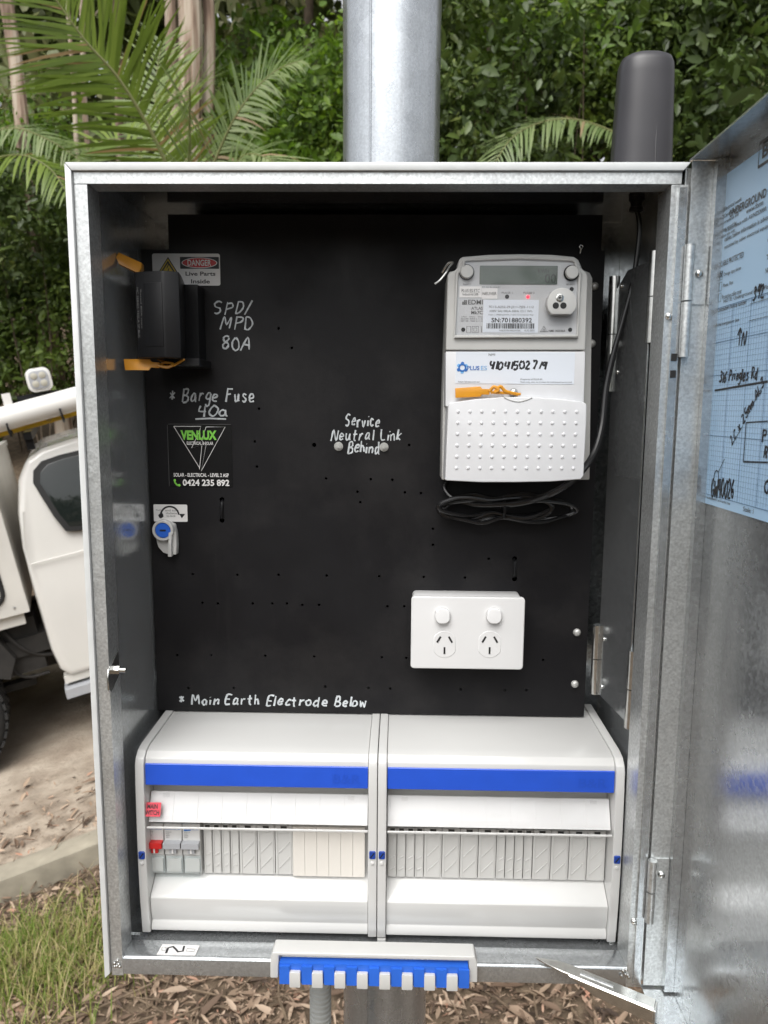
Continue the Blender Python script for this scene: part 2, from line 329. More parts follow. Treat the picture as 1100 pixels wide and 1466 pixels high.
# ---- hand lettering: strokes
G_ = {'S':'.55,.9 .35,1 .1,.85 .15,.6 .45,.45 .5,.2 .3,0 .05,.1','P':'.1,0 .1,1;.1,.95 .45,.95 .55,.75 .45,.55 .1,.5','D':'.1,0 .1,1;.05,1 .4,.9 .6,.5 .4,.05 .05,0','/':'0,-.1 .4,1.1',
'M':'0,0 .1,1 .35,.4 .6,1 .7,0','8':'.5,.9 .3,1 .1,.85 .2,.6 .45,.4 .5,.15 .3,0 .1,.15 .15,.4 .45,.65 .5,.9','0':'.3,1 .08,.75 .08,.25 .3,0 .52,.25 .52,.75 .3,1','A':'0,0 .3,1 .6,0;.12,.4 .48,.4',
'*':'.1,.25 .5,.7;.1,.7 .5,.3;.3,.15 .3,.8','B':'.1,0 .1,1;.1,1 .4,1 .5,.8 .4,.58 .12,.52;.12,.52 .5,.45 .55,.2 .4,0 .1,0','a':'.45,.55 .25,.6 .08,.3 .2,.02 .42,.2 .45,.55 .48,.1 .6,0','r':'.1,.6 .12,0;.12,.35 .25,.58 .42,.55',
'g':'.45,.55 .25,.6 .1,.35 .22,.1 .42,.25 .45,.55 .45,-.25 .25,-.4 .08,-.25','e':'.1,.3 .45,.35 .4,.58 .22,.6 .08,.3 .2,.02 .5,.1','F':'.1,0 .1,1;.1,1 .6,1;.1,.55 .45,.55','u':'.1,.6 .1,.2 .22,0 .42,.15 .45,.6;.45,.6 .45,.15 .55,0',
's':'.42,.55 .22,.6 .12,.45 .38,.25 .38,.08 .2,0 .05,.08','4':'.1,1 .05,.5 .5,.5;.42,1 .42,0','o':'.28,.6 .08,.4 .12,.1 .3,0 .5,.2 .45,.5 .28,.6','v':'.05,.6 .25,0 .45,.6','i':'.1,.55 .1,0;.1,.85 .11,.8','c':'.45,.5 .25,.6 .08,.3 .22,0 .48,.1',
'N':'.05,0 .08,1 .5,0 .55,1','t':'.2,.95 .2,.1 .35,0;.02,.6 .42,.6','l':'.1,1 .1,0','L':'.1,1 .1,0 .5,0','n':'.08,.6 .1,0;.1,.4 .28,.6 .42,.45 .45,0','k':'.1,1 .1,0;.45,.6 .12,.3 .45,0','h':'.1,1 .1,0;.1,.38 .28,.58 .42,.4 .45,0',
'd':'.45,.5 .22,.6 .08,.3 .2,.02 .45,.2;.46,1 .46,.1 .56,0','E':'.55,1 .1,1 .1,0 .55,0;.1,.52 .45,.52','w':'.03,.6 .15,0 .3,.45 .45,0 .6,.6','1':'.15,1 .15,0','5':'.5,1 .15,1 .12,.6 .4,.6 .5,.3 .35,0 .08,.1','2':'.08,.8 .28,1 .48,.8 .35,.45 .08,0 .55,.02',
'7':'.05,1 .5,1 .2,0','9':'.45,.7 .28,1 .1,.75 .25,.5 .45,.7 .5,1;.5,1 .42,0','3':'.08,.9 .3,1 .48,.8 .25,.55 .5,.3 .3,0 .05,.1','6':'.45,1 .15,.6 .08,.2 .3,0 .5,.2 .4,.45 .12,.35','R':'.1,0 .1,1;.1,.95 .45,.95 .55,.75 .45,.55 .1,.5;.25,.5 .55,0',
'G':'.55,.85 .3,1 .08,.6 .15,.1 .45,.05 .55,.4 .35,.4','W':'0,1 .15,0 .35,.7 .55,0 .7,1','C':'.55,.85 .3,1 .08,.6 .15,.1 .5,.1','x':'.05,.6 .45,0;.45,.6 .05,0','m':'.05,.6 .06,0;.06,.4 .2,.6 .3,.45 .3,0;.3,.4 .45,.6 .56,.45 .56,0',
'^':'.2,0 .2,1;.05,.7 .2,1 .38,.7','O':'.3,1 .05,.75 .05,.25 .3,0 .55,.25 .55,.75 .3,1','_':'0,-.15 .6,-.12'}
def hand(txt, fr, u0, v0, u1, v1, material, parent, r=0.0008, name='handwriting', rot=0.0, jit=.085, rnd=None):
    rnd = rnd or random.Random(len(txt)*7+ord(txt[0])); strokes = []; x = 0
    for ch in txt:
        if ch == ' ': x += .5; continue
        wmax = 0; dy = rnd.uniform(-1, 1)*jit; sl = rnd.uniform(.02, .28)
        for st in G_[ch].split(';'):
            pts = [tuple(map(float, q.split(','))) for q in st.split()]
            wmax = max(wmax, max(p[0] for p in pts))
            strokes.append([(x+p[0]+sl*p[1]+rnd.uniform(-1, 1)*jit*.5, p[1]+dy+rnd.uniform(-1, 1)*jit*.6) for p in pts])
        x += wmax+rnd.uniform(.15, .25)
    r = r*(.78 if material == 'pen' else 1.25)
    xs = [p[0] for s in strokes for p in s]; ys = [p[1] for s in strokes for p in s]
    x0, x1, y0, y1 = min(xs), max(xs), min(ys), max(ys); bm = BM(); cu, cv = (u0+u1)/2, (v0+v1)/2
    for s in strokes:
        P = []
        for p in s:
            u = u0+(p[0]-x0)/(x1-x0)*(u1-u0); v = v0+(p[1]-y0)/(y1-y0)*(v1-v0)
            if rot: u, v = cu+(u-cu)*math.cos(rot)-(v-cv)*math.sin(rot), cv+(u-cu)*math.sin(rot)+(v-cv)*math.cos(rot)
            P.append(fr.p(u, v, .0003))
        Q = smooth_path(P, 4) if len(P) > 2 else P
        tube(bm, Q, [r*rnd.uniform(.7, 1.35) for _ in Q], 6, flat=(fr.n, .22))
    return finish(name, bm, material, parent)
def flat_poly(fr, pts, material, parent, name, h=.0003, t=.0003):
    """thin printed shape standing on a surface frame"""
    bm = BM(); extrude(bm, [fr.p(u, v, h-t) for u, v in pts], fr.n*t); return finish(name, bm, material, parent, smooth=False)
def line_mark(fr, pts, wd, material, parent, name='printed_line', h=.0003, closed=False):
    bm = BM(); tube(bm, [fr.p(u, v, h) for u, v in pts], wd/2, 6, closed, (fr.n, .15)); return finish(name, bm, material, parent)
def copy_mesh(src, offset, parent, name=None):
    o = src.copy(); COL.objects.link(o); o.parent = parent; o.matrix_parent_inverse = Matrix.Translation(-parent_loc(parent))
    o.location = Vector(offset); o.name = name or src.name.split('.')[0]; return o

# ================================================================== the cabinet
ZB, ZT, XW, YD = 1.40, 2.123, 0.25, 0.18
YP = 0.125                                   # front of the black mounting panel
cab = thing('meter_cabinet', (0, .09, ZB), 'open galvanised steel meter cabinet on pole with black board inside', 'cabinet')
# roof, walls, floor, back
b = BM(); box(b, -XW, XW, .004, YD, ZT-.0022, ZT); finish('roof', b, 'galv_back', cab)
b = BM(); box(b, -XW, -XW+.0022, .004, YD, ZB, ZT-.0024); finish('side_wall', b, 'galv_in', cab)
b = BM(); box(b, -XW+.0116, -XW+.0137, .0242, YD-.0022, ZB+.0114, ZT-.0026); finish('inner_liner', b, 'galv_in', cab)
b = BM(); box(b, XW-.0022, XW, .004, YD, ZB, ZT-.0024); finish('side_wall', b, 'galv_in', cab)
b = BM(); box(b, -XW+.0024, XW-.0024, YD-.002, YD, ZB, ZT-.0024); finish('back_wall', b, 'galv_back', cab)
b = BM(); box(b, -XW+.0024, XW-.0024, .0265, YD-.0022, ZB+.008, ZB+.0112); finish('floor', b, 'galv', cab)
# floor sill: raised front return with a rolled edge
b = BM(); profX(b, [(0, ZB), (0, ZB+.0158), (.0015, ZB+.0177), (.004, ZB+.0182), (.0245, ZB+.0170), (.026, ZB+.0112), (.026, ZB)], -XW+.0125, XW-.0135)
finish('sill', b, 'galv', cab, .0006)
# front rims: pale rolled outer edge
b = BM(); extrude(b, [(-XW-.0005, -.004, ZT+.0005), (XW-.0005, -.004, ZT+.0005), (XW-.006, -.004, ZT-.006), (-XW+.005, -.004, ZT-.006)], (0, .0078, 0)); finish('front_rim', b, 'rim', cab, .0010)
b = BM(); extrude(b, [(-XW-.0005, -.004, ZT), (-XW+.0048, -.004, ZT-.0062), (-XW+.0048, -.004, ZB+.003), (-XW-.0005, -.004, ZB-.002)], (0, .0078, 0)); finish('front_rim', b, 'rim', cab, .0010)
# rolled lips inside the rim
b = BM(); box(b, -XW+.0052, XW-.0062, -.0005, .022, ZT-.0152, ZT-.0064); finish('top_lip', b, 'galv_edge', cab, .0030, 3)
b = BM(); box(b, -XW+.0052, -XW+.0158, -.0003, .024, ZB-.001, ZT-.0158); finish('jamb', b, 'galv_edge', cab, .0028, 3)
b = BM(); box(b, XW-.0140, XW-.0005, -.0003, .030, ZB-.001, ZT-.0158); finish('jamb', b, 'galv_edge', cab, .0028, 3)
b = BM(); box(b, XW-.0085, XW-.0022, -.0035, -.0002, ZB+.004, ZT-.0185); finish('jamb_bead', b, 'galv', cab, .0012, 2)
for zz in (1.9720, 1.9585):                      # plug holes in the right jamb
    b = BM(); box(b, XW-.0075, XW-.003, -.0042, -.0034, zz-.003, zz+.003); finish('jamb_slot', b, 'blkm', cab)
b = BM(); box(b, XW-.0018, XW+.0135, .0042, .0060, ZB+.002, ZT-.002); finish('weather_strip', b, 'galv_edge', cab)
# weld beads where lips meet
for (x, z) in ((-XW+.012, ZB+.012), (XW-.016, ZB+.013)):
    b = BM()
    for k in range(7):
        lathe(b, (x+random.uniform(-.004, .004), -.0008, z+random.uniform(-.004, .004)), (0, -1, 0), [(.0014, 0), (.0016, .0006), (.0004, .0014)], 7)
    finish('weld_bead', b, 'zinc', cab)
def bolt(p, axis, r, parent, slot=False, name='screw', m='zinc'):
    d = Vector(axis).normalized(); b = BM(); lathe(b, p, d, [(r, 0), (r, r*.35), (r*.8, r*.7), (r*.3, r*.9)], 14)
    o = finish(name, b, m, parent, angle=50); return o
# black mounting panel with drilled holes, notched upper corners
HOLES = '399,470 418,498 371,585 365,632 368,668 467,685 531,686 562,687 512,704 516,719 580,705 603,706 586,637 620,757 620,780 276,822 340,823 399,823 468,824 543,825 607,826 666,827 290,863 312,864 362,864 390,864 411,864 433,866 457,866 555,868 579,868 254,938 303,938 380,939 450,940 547,941 582,942 778,945 270,985 335,985 466,983 528,985 559,986 660,987 723,988 754,988 350,470 700,800'
def panel_mesh():
    c = bpy.data.curves.new('p', 'CURVE'); c.dimensions = '2D'; c.fill_mode = 'BOTH'; c.extrude = .001; c.resolution_u = 1
    x0, x1, z0, z1 = -.2345, .2185, 1.6080, 2.1150
    n1, n2 = .0275, .0215
    out = [(x0, z0), (x1, z0), (x1, 2.072), (x1-.0, 2.0721), (x1, 2.0820), (x1-.004, 2.0822), (x1-.004, z1), (x0+n1, z1), (x0+n1, 2.0820), (x0, 2.0820)]
    def add(pts):
        s = c.splines.new('POLY'); s.points.add(len(pts)-1)
        for p, q in zip(s.points, pts): p.co = (q[0], q[1], 0, 1)
        s.use_cyclic_u = True
    add(out)
    for h in HOLES.split():
        px, py = map(float, h.split(',')); x, z = xz(px, py, YP); add(circ(x, z, .00145, 8))
    x, z = xz(450, 637, YP); add(circ(x, z, .0022, 10))
    for px in ((318, 715, 745), (737, 800, 829)):
        for py in px[1:]:
            x, z = xz(px[0], py, YP); add(circ(x, z, .0026, 10))
    o = bpy.data.objects.new('p', c); COL.objects.link(o); bpy.context.view_layer.update()
    me = bpy.data.meshes.new_from_object(o.evaluated_get(bpy.context.evaluated_depsgraph_get())); bpy.data.objects.remove(o)
    n = len(me.vertices); co = np.empty(n*3); me.vertices.foreach_get('co', co); co = co.reshape(-1, 3)
    q = np.stack([co[:, 0], YP+.001+co[:, 2], co[:, 1]], 1); me.vertices.foreach_set('co', q.ravel()); me.flip_normals(); me.update()
    me.materials.append(M['panel']); me.name = 'mounting_panel'; return me
panel = link(bpy.data.objects.new('mounting_panel', panel_mesh()), cab)
panel['label'] = 'matte black board drilled with small holes'
for px in ((318, 717, 743), (737, 802, 827)):  # cable tie bridges between the paired holes
    x0, z0 = xz(px[0], px[1], YP); x1, z1 = xz(px[0], px[2], YP); b = BM(); tube(b, smooth_path([(x0, YP+.004, z0), (x0, YP-.0016, z0-.003), (x1, YP-.0018, z1+.003), (x1, YP+.004, z1)], 4), .0016, 6); finish('panel_tie', b, 'blk', panel)
for px, py in ((851, 410), (847, 492), (826, 905), (823, 979)):
    x, z = xz(px, py, YP); bolt((x, YP-.0001, z), (0, -1, 0), .0040, panel, m='dull')
for px, py in ((485, 639), (550, 640)):
    x, z = xz(px, py, YP); b = BM(); plateY(b, circ(x, z, .0046, 14), YP-.0008, YP-.0001); plateY(b, circ(x, z, .0036, 6), YP-.0032, YP-.0008); plateY(b, circ(x, z, .0017, 10), YP-.0052, YP-.0032); finish('nut', b, 'dull', panel, .0002, 1)
x, z = xz(830, 360, YP); b = BM(); tube(b, [(x, YP, z-.003), (x, YP-.003, z-.002), (x+.0005, YP-.004, z+.002)], .0011, 6); tube(b, [Vector((x+.0005+.0016*math.cos(t), YP-.004, z+.0035+.0016*math.sin(t))) for t in np.linspace(0, 6.0, 12)], .0006, 6); finish('wire_hook', b, 'zinc', panel)
PF = Frame((0, YP, 0), (1, 0, 0), (0, 0, 1))     # panel surface frame: u = x, v = z
def prect(px0, py0, px1, py1, y=YP):
    a = xz(px0, py0, y); c = xz(px1, py1, y); return a[0], c[1], c[0], a[1]
PF.n = Vector((0, -1, 0))
hand('SPD/', PF, *prect(307, 430, 362, 451), 'pen', panel, .00095)
hand('MPD', PF, *prect(315, 453, 362, 472), 'pen', panel, .00095)
hand('80A', PF, *prect(319, 481, 357, 502), 'pen', panel, .0011)
hand('* Barge Fuse', PF, *prect(243, 555, 364, 582), 'pen', panel, .0010)
hand('40a', PF, *prect(285, 580, 326, 597), 'pen', panel, .0011)
line_mark(PF, [xz(280, 600, YP), xz(300, 599, YP), xz(324, 600, YP)], .0017, 'pen', panel, 'handwriting')
hand('Service', PF, *prect(495, 593, 543, 612), 'pen', panel, .00095)
hand('Neutral Link', PF, *prect(474, 614, 575, 632), 'pen', panel, .00090)
hand('Behind', PF, *prect(498, 631, 543, 650), 'pen', panel, .00095)
hand('* Main Earth Electrode Below', PF, *prect(257, 993, 524, 1013), 'pen', panel, .00115)
# wing plate between panel and jamb, with its two pairs of hinges
WA, WB = Vector((.2262, .117)), Vector((.2425, .050))
def wing_pt(t, z): return (WA.x+(WB.x-WA.x)*t, WA.y+(WB.y-WA.y)*t, z)
b = BM(); extrude(b, [wing_pt(.06, 1.640), wing_pt(.94, 1.632), wing_pt(.94, 2.060), wing_pt(.35, 2.058), wing_pt(.06, 2.042)], (.0016, .0004, 0)); wing = finish('hinged_wing', b, 'galv_wing', cab, .0003, 1)
for (cx, cy, segs) in ((WA.x, WA.y-.002, ((2.056, 2.002), (2.001, 1.947), (1.711, 1.676), (1.675, 1.638))), (WB.x, WB.y-.001, ((2.066, 2.028), (2.027, 1.988), (1.706, 1.669), (1.668, 1.630)))):
    for z0, z1 in segs:
        b = BM(); cyl(b, (cx, cy, z0), (cx, cy, z1), .0052, n=16); finish('hinge_knuckle', b, 'zinc', cab, .0006, 1)
for t, z in ((.22, 2.045), (.22, 1.965), (.22, 1.70), (.22, 1.65)):
    p = Vector(wing_pt(t, z)); bolt(p+Vector((-.0002, 0, 0)), (-1, -.2, 0), .0022, cab)
for z in (1.4655, 2.005): bolt((XW-.0102, -.0003, z), (0, -1, 0), .0030, cab)
# striker bracket with bolt on the left jamb
pz = onX(150, 972, -XW+.016).z
b = BM(); extrude(b, [(-XW+.0158, .020, pz+.016), (-XW+.0158, -.004, pz+.006), (-XW+.0158, -.007, pz-.002), (-XW+.0158, -.006, pz-.012), (-XW+.0158, -.002, pz-.017), (-XW+.0158, .020, pz-.007)], (.0015, 0, 0)); finish('striker_bracket', b, 'zinc', cab, .0004, 1)
b = BM(); cyl(b, (-XW+.017, .006, pz+.002), (-XW+.023, .006, pz+.002), .0040, n=6); cyl(b, (-XW+.023, .006, pz+.002), (-XW+.0285, .006, pz+.002), .0024, n=12); finish('striker_bolt', b, 'zinc', cab, .0003, 1)
# floor angle brackets either side
for s, px in ((-1, 190), (1, 893)):
    x = s*.2395; b = BM(); extrude(b, [(x, .040, ZB+.0114), (x, .075, ZB+.0114), (x, .075, ZB+.040), (x, .055, ZB+.030)], (s*.0015, 0, 0)); box(b, x, x-s*.008, .040, .052, ZB+.0114, ZB+.0126); finish('angle_bracket', b, 'zinc', cab)
    bolt((x-s*.0002, .058, ZB+.021), (-s, 0, 0), .0022, cab)
# grommet in the roof where the aerial cable comes through
GX, GY = onY(912, 282, .085).x, .085
b = BM(); lathe(b, (GX, GY, ZT-.0023), (0, 0, -1), [(.0070, 0), (.0070, .003), (.0052, .0035), (.0050, .009), (.0062, .0095), (.0062, .012), (.003, .0125)], 16); finish('grommet', b, 'blk', cab)

# ---- the door, folded open at a right angle
DX, DW = .276, .488
door = finish('door', box(BM(), DX, DX+.0016, -DW, .0004, ZB-.001, ZT+.0035), 'galv', cab)
door['label'] = 'open galvanised door seen from inside'
b = BM(); box(b, .2508, DX-.0002, -.0028, -.0010, ZB+.003, ZT+.0015); finish('hinge_flange', b, 'galv_edge', door, .0006, 1)
b = BM(); box(b, DX-.0085, DX-.0002, -.0105, -.0030, ZB+.003, ZT+.0010); finish('seal_fold', b, 'galv', door, .0030, 3)
b = BM(); box(b, .2495, DX-.0002, -DW, .0012, ZT+.0020, ZT+.0035); finish('top_flange', b, 'galv', door, .0005, 1)
b = BM(); box(b, .2495, DX-.0002, -DW, .0012, ZB-.001, ZB+.0008); finish('bottom_flange', b, 'galv', door, .0005, 1)
b = BM(); box(b, .2495, DX-.0002, -DW, -DW+.0015, ZB+.001, ZT+.0018); finish('free_flange', b, 'galv', door)
for zt, zb in ((2.060, 1.972), (1.530, 1.470)):
    zm = (zt+zb)/2
    b = BM(); cyl(b, (.2512, -.0068, zt), (.2512, -.0068, zm+.0006), .0040, n=14); finish('hinge_knuckle', b, 'galv_edge', door, .0004, 1)
    b = BM(); cyl(b, (.2512, -.0068, zm-.0006), (.2512, -.0068, zb), .0040, n=14); finish('hinge_knuckle', b, 'galv_edge', cab, .0004, 1)
    b = BM(); box(b, .2535, .2665, -.0043, -.0029, zm-.002, zt); finish('hinge_leaf', b, 'galv_edge', door, .0004, 1)
    bolt((.2605, -.0043, (zm+zt)/2), (0, -1, 0), .0032, door)
# door stay: slotted strip from the sill to the door's lower flange
A_, B_ = onZ(806, 1386, 1.4225), onZ(938, 1440, 1.4180)
d_ = (B_-A_).normalized(); s_ = d_.cross(Vector((0, 0, 1))).normalized()
b = BM(); tip = onZ(764, 1372, 1.4215)
extrude(b, [tip, A_-s_*.005+d_*-.006, A_-s_*.0062+d_*.004, B_-s_*.0062, B_+s_*.0062, A_+s_*.0062, A_+s_*.005-d_*.012], (0, 0, .0018))
extrude(b, [A_+s_*.0062+d_*.006, B_+s_*.0062, B_+s_*.0062+Vector((0, 0, -.013)), A_+s_*.0062+d_*.03+Vector((0, 0, -.010))], -s_*.0015)
extrude(b, [B_-s_*.0062, B_+s_*.0062, B_+s_*.0062+Vector((0, 0, -.02)), B_-s_*.0062+Vector((0, 0, -.02))], d_*.0015)
finish('door_stay', b, 'zinc', cab, .0004, 1)
b = BM(); m0, m1 = A_+d_*.016, A_+d_*.045; tube(b, [m0+Vector((0, 0, .0021)), m1+Vector((0, 0, .0021))], .0016, 8, flat=(Vector((0, 0, 1)), .35)); finish('stay_slot', b, 'galv_edge', cab)

# ================================================================== things fixed in the cabinet
# ---- pale blue form taped inside the door (u runs towards the photographer, v up)
PW, PH, PZ = .186, .2595, 1.8530
DF = Frame((DX-.0006, -.0048, PZ), (0, -1, 0), (0, 0, 1)); DF.n = Vector((-1, 0, 0))
form = thing('wiring_form', (DX-.0006, -.1, PZ), 'pale blue wiring plan form stuck inside the open door', 'paper')
b = BM(); extrude(b, [DF.p(u, v, 0) for u, v in ((0, 0), (PW, 0), (PW, PH), (0, PH))], DF.n*.0003); finish('sheet', b, 'paper', form, smooth=False)
DF.o = DF.o+DF.n*.0004
def dq(px, py):
    p = onX(px, py, DX-.001); return (-.0048-p.y, p.z-PZ)
def drect(pa, pb):
    a, c = dq(*pa), dq(*pb); return a[0], min(a[1], c[1]), c[0], max(a[1], c[1])
u0_, v1_ = .004, .157
gridm = BM()
for k in range(40):
    v = .008+k*.0040
    if v < v1_: tube(gridm, [DF.p(u0_, v, .0002), DF.p(PW-.006, v, .0002)], .00012, 4, flat=(DF.n, .2))
for k in range(45):
    u = u0_+k*.0040
    if u < PW-.006: tube(gridm, [DF.p(u, .008, .0002), DF.p(u, v1_, .0002)], .00012, 4, flat=(DF.n, .2))
tag(finish('fine_grid', gridm, 'grid', form), kind='stuff')
for v in (.008, .056, .104, .1300, v1_): line_mark(DF, [(u0_, v), (PW-.006, v)], .0006, 'grid', form)
for u in (.004, .034, .064, .094, .124, .154): line_mark(DF, [(u, .008), (u, v1_)], .0006, 'grid', form)
def dtext(t, u, v, hgt, wid, m='inkg', bold=.01): lettering(t, DF, u, v, u+wid, v+hgt, m, form, .0003, bold)
a = dq(1045, 310); dtext('UNDERGROUND C', a[0], a[1]-.001, .0062, .066, 'inkg', .02)
for i, (t, wd) in enumerate((('In accordance with AS/NZS3000, w', .072), ('cables below information is advised', .074), ('mounted by other electrical equipm', .074))): dtext(t, a[0]-.006, a[1]-.011-i*.0065, .0035, wd)
dtext('CABLE PROTECTED', .006, a[1]-.036, .0042, .040)
dtext('CA', .082, a[1]-.034, .005, .010)
for i, (t, wd) in enumerate((('Orange tape above', .030), ('Phase, Pipe', .018), ('Protective cable cover', .034))):
    v = a[1]-.045-i*.0085; dtext(t, .013, v, .0034, wd)
    line_mark(DF, [(.006, v-.001), (.0105, v-.001), (.0105, v+.0055), (.006, v+.0055)], .0005, 'ink', form, 'tick_box', closed=True)
line_mark(DF, [(.0062, a[1]-.044), (.0105, a[1]-.040)], .0008, 'ink', form, 'tick'); line_mark(DF, [(.0105, a[1]-.0445), (.0062, a[1]-.040)], .0008, 'ink', form, 'tick')
dtext('Contractors licence number', .006, a[1]-.071, .0034, .050); dtext('Initial energisation date', .006, a[1]-.083, .0034, .040)
for v in (-.072, -.084): line_mark(DF, [(.062, a[1]+v), (.120, a[1]+v)], .0004, 'inkg', form)
hand('392', DF, .066, a[1]-.070, .082, a[1]-.060, 'ink', form, .0006)
dtext('NOTE: Underground Route Plan T', .016, v1_+.0020, .0036, .080)
dtext('Th', .082, a[1]-.045, .0034, .006); dtext('NM', .082, a[1]-.054, .0034, .006)
bx = dq(1091, 222); line_mark(DF, [(bx[0]-.004, bx[1]-.007), (bx[0]+.05, bx[1]-.007), (bx[0]+.05, bx[1]+.009), (bx[0]-.004, bx[1]+.009)], .0022, 'inkg', form, 'logo_frame', closed=True)
lettering('B', DF, bx[0]+.001, bx[1]-.003, bx[0]+.010, bx[1]+.006, 'inkg', form, .0003, .03)
for i in range(5): dtext(('Electrical work', 'Certificate of', 'compliance and', 'test record for', 'this site only')[i], .006, PH-.028-i*.0052, .0030, .030-.002*i)
dtext('www.form', .045, PH-.040, .0038, .026)
hand('^', DF, *drect((1056, 495), (1063, 470)), 'ink', form, .0007); hand('N', DF, *drect((1062, 495), (1070, 474)), 'ink', form, .0006)
hand('316 Pringles Rd', DF, *drect((1030, 552), (1086, 524)), 'ink', form, .0006)
line_mark(DF, [dq(1024, 559), dq(1100, 546)], .0016, 'ink', form, 'pen_line')
line_mark(DF, [dq(1069, 605), dq(1065, 661)], .0010, 'ink', form, 'pen_line'); line_mark(DF, [dq(1069, 605), dq(1100, 603)], .0010, 'ink', form, 'pen_line'); line_mark(DF, [dq(1065, 661), dq(1100, 662)], .0012, 'ink', form, 'pen_line')
c0, c1 = dq(1047, 632), dq(1094, 545); ang = math.atan2(c1[1]-c0[1], c1[0]-c0[0]); ln = math.hypot(c1[0]-c0[0], c1[1]-c0[1]); mx_, my_ = (c0[0]+c1[0])/2, (c0[1]+c1[1])/2
hand('2C x 25mm AL3', DF, mx_-ln/2, my_-.004, mx_+ln/2, my_+.004, 'ink', form, .00055, rot=ang)
line_mark(DF, [dq(1049, 636), dq(1064, 610)], .0006, 'ink', form, 'pen_line'); line_mark(DF, [dq(1078, 580), dq(1094, 550)], .0006, 'ink', form, 'pen_line')
o0 = dq(1026, 686); line_mark(DF, [(o0[0]+.0045*math.cos(t), o0[1]+.007*math.sin(t)) for t in np.linspace(0, 6.28, 18)[:-1]], .0010, 'ink', form, 'pen_circle', closed=True)
line_mark(DF, [dq(1029, 676), dq(1038, 657)], .0007, 'ink', form, 'pen_line')
hand('GW40026', DF, *drect((1019, 709), (1052, 688)), 'ink', form, .0007, rot=.12)
hand('P', DF, *drect((1092, 633), (1098, 615)), 'ink', form, .0007); hand('R', DF, *drect((1094, 655), (1100, 640)), 'ink', form, .0007); hand('O', DF, *drect((1095, 705), (1102, 688)), 'ink', form, .0007)
dtext('Not recommended for use in bushfire areas', .003, .0045, .0022, .050); dtext('Scale: 1', .075, .003, .0034, .016)

# ---- stickers on the panel
def sticker(name, r, m, label, cat, rad=.002, y=YP, t=.0004):
    th = thing(name, ((r[0]+r[2])/2, y, r[1]), label, cat)
    b = BM(); plateY(b, rrect(r[0], r[1], r[2], r[3], rad, 4), y-t, y-.0001); finish('backing', b, m, th, smooth=False)
    f = Frame((0, y-t, 0), (1, 0, 0), (0, 0, 1)); f.n = Vector((0, -1, 0)); return th, f
dr = prect(218, 363, 316, 409)
dang, f = sticker('danger_sign', dr, 'lab', 'white and red warning sticker half hidden behind black fuse holder', 'sign')
tri = [xz(241, 368, YP), xz(258, 395, YP), xz(224, 395, YP)]
flat_poly(f, tri, 'ink', dang, 'warning_triangle', .0003)
ct = (sum(p[0] for p in tri)/3, sum(p[1] for p in tri)/3)
flat_poly(f, [(ct[0]+(p[0]-ct[0])*.86, ct[1]+(p[1]-ct[1])*.86) for p in tri], 'warn', dang, 'warning_triangle', .0005)
flat_poly(f, [(ct[0]+(p[0]-ct[0])*.70, ct[1]+(p[1]-ct[1])*.70) for p in tri], 'ink', dang, 'warning_triangle', .0006)
flat_poly(f, [(ct[0]+(p[0]-ct[0])*.48, ct[1]+(p[1]-ct[1])*.48) for p in tri], 'warn', dang, 'warning_triangle', .0007)
line_mark(f, [(ct[0]+.0015, ct[1]+.006), (ct[0]-.001, ct[1]+.001), (ct[0]+.0012, ct[1]+.001), (ct[0]-.0008, ct[1]-.004)], .0010, 'ink', dang, 'bolt_symbol', .0009)
q = prect(258, 368, 314, 385); flat_poly(f, rrect(*q, .0005, 2), 'ink', dang, 'print_block', .0003)
cx, cz = (q[0]+q[2])/2, (q[1]+q[3])/2; a_, c_ = (q[2]-q[0])/2*.92, (q[3]-q[1])/2*.9
flat_poly(f, [(cx+a_*math.cos(t), cz+c_*math.sin(t)) for t in np.linspace(0, 6.2832, 29)[:-1]], 'lab', dang, 'print_oval', .0004)
flat_poly(f, [(cx+a_*.95*math.cos(t), cz+c_*.88*math.sin(t)) for t in np.linspace(0, 6.2832, 29)[:-1]], 'danger', dang, 'print_oval', .0005)
lettering('DANGER', f, *prect(269, 372, 303, 381), 'lab', dang, .0007, .02)
lettering('Live Parts', f, *prect(266, 389, 309, 395), 'ink', dang, .0003, .02)
lettering('Inside', f, *prect(274, 400, 301, 406), 'ink', dang, .0003, .02)
vr = prect(240, 607, 334, 698)
ven, f = sticker('business_sticker', vr, 'stick', 'black square business sticker with white triangle and green lettering', 'sticker', .002)
line_mark(f, [(vr[0], vr[1]+.001), (vr[0], vr[3]-.001)], .0004, 'inkg', ven); line_mark(f, [(vr[0]+.001, vr[3]), (vr[2]-.001, vr[3])], .0004, 'inkg', ven)
def vq(zx, zy): return xz(180+zx/5, 580+zy/5, YP)    # crop coordinates
line_mark(f, [vq(*p) for p in ((346, 152), (540, 152), (533, 182), (474, 306), (548, 288), (530, 460))], .0006, 'lab', ven)
line_mark(f, [vq(*p) for p in ((346, 152), (532, 450))], .0006, 'lab', ven)
line_mark(f, [vq(*p) for p in ((578, 156), (714, 156), (543, 472), (578, 285), (545, 250), (578, 156))], .0006, 'lab', ven)
lettering('VENLUX', f, *prect(259, 616, 311, 630), 'green', ven, .0007, .05)
lettering('ELECTRICAL & SOLAR', f, *prect(268, 632, 306, 637), 'lab', ven, .0006, .02)
lettering('SOLAR - ELECTRICAL - LEVEL 2 ASP', f, *prect(249, 677, 328, 683), 'lab', ven, .0004, .02)
lettering('0424 235 892', f, *prect(262, 686, 329, 696), 'lab', ven, .0004, .03)
line_mark(f, [vq(*p) for p in ((352, 535), (355, 555), (372, 572), (390, 575))], .0016, 'green', ven, 'phone_symbol')
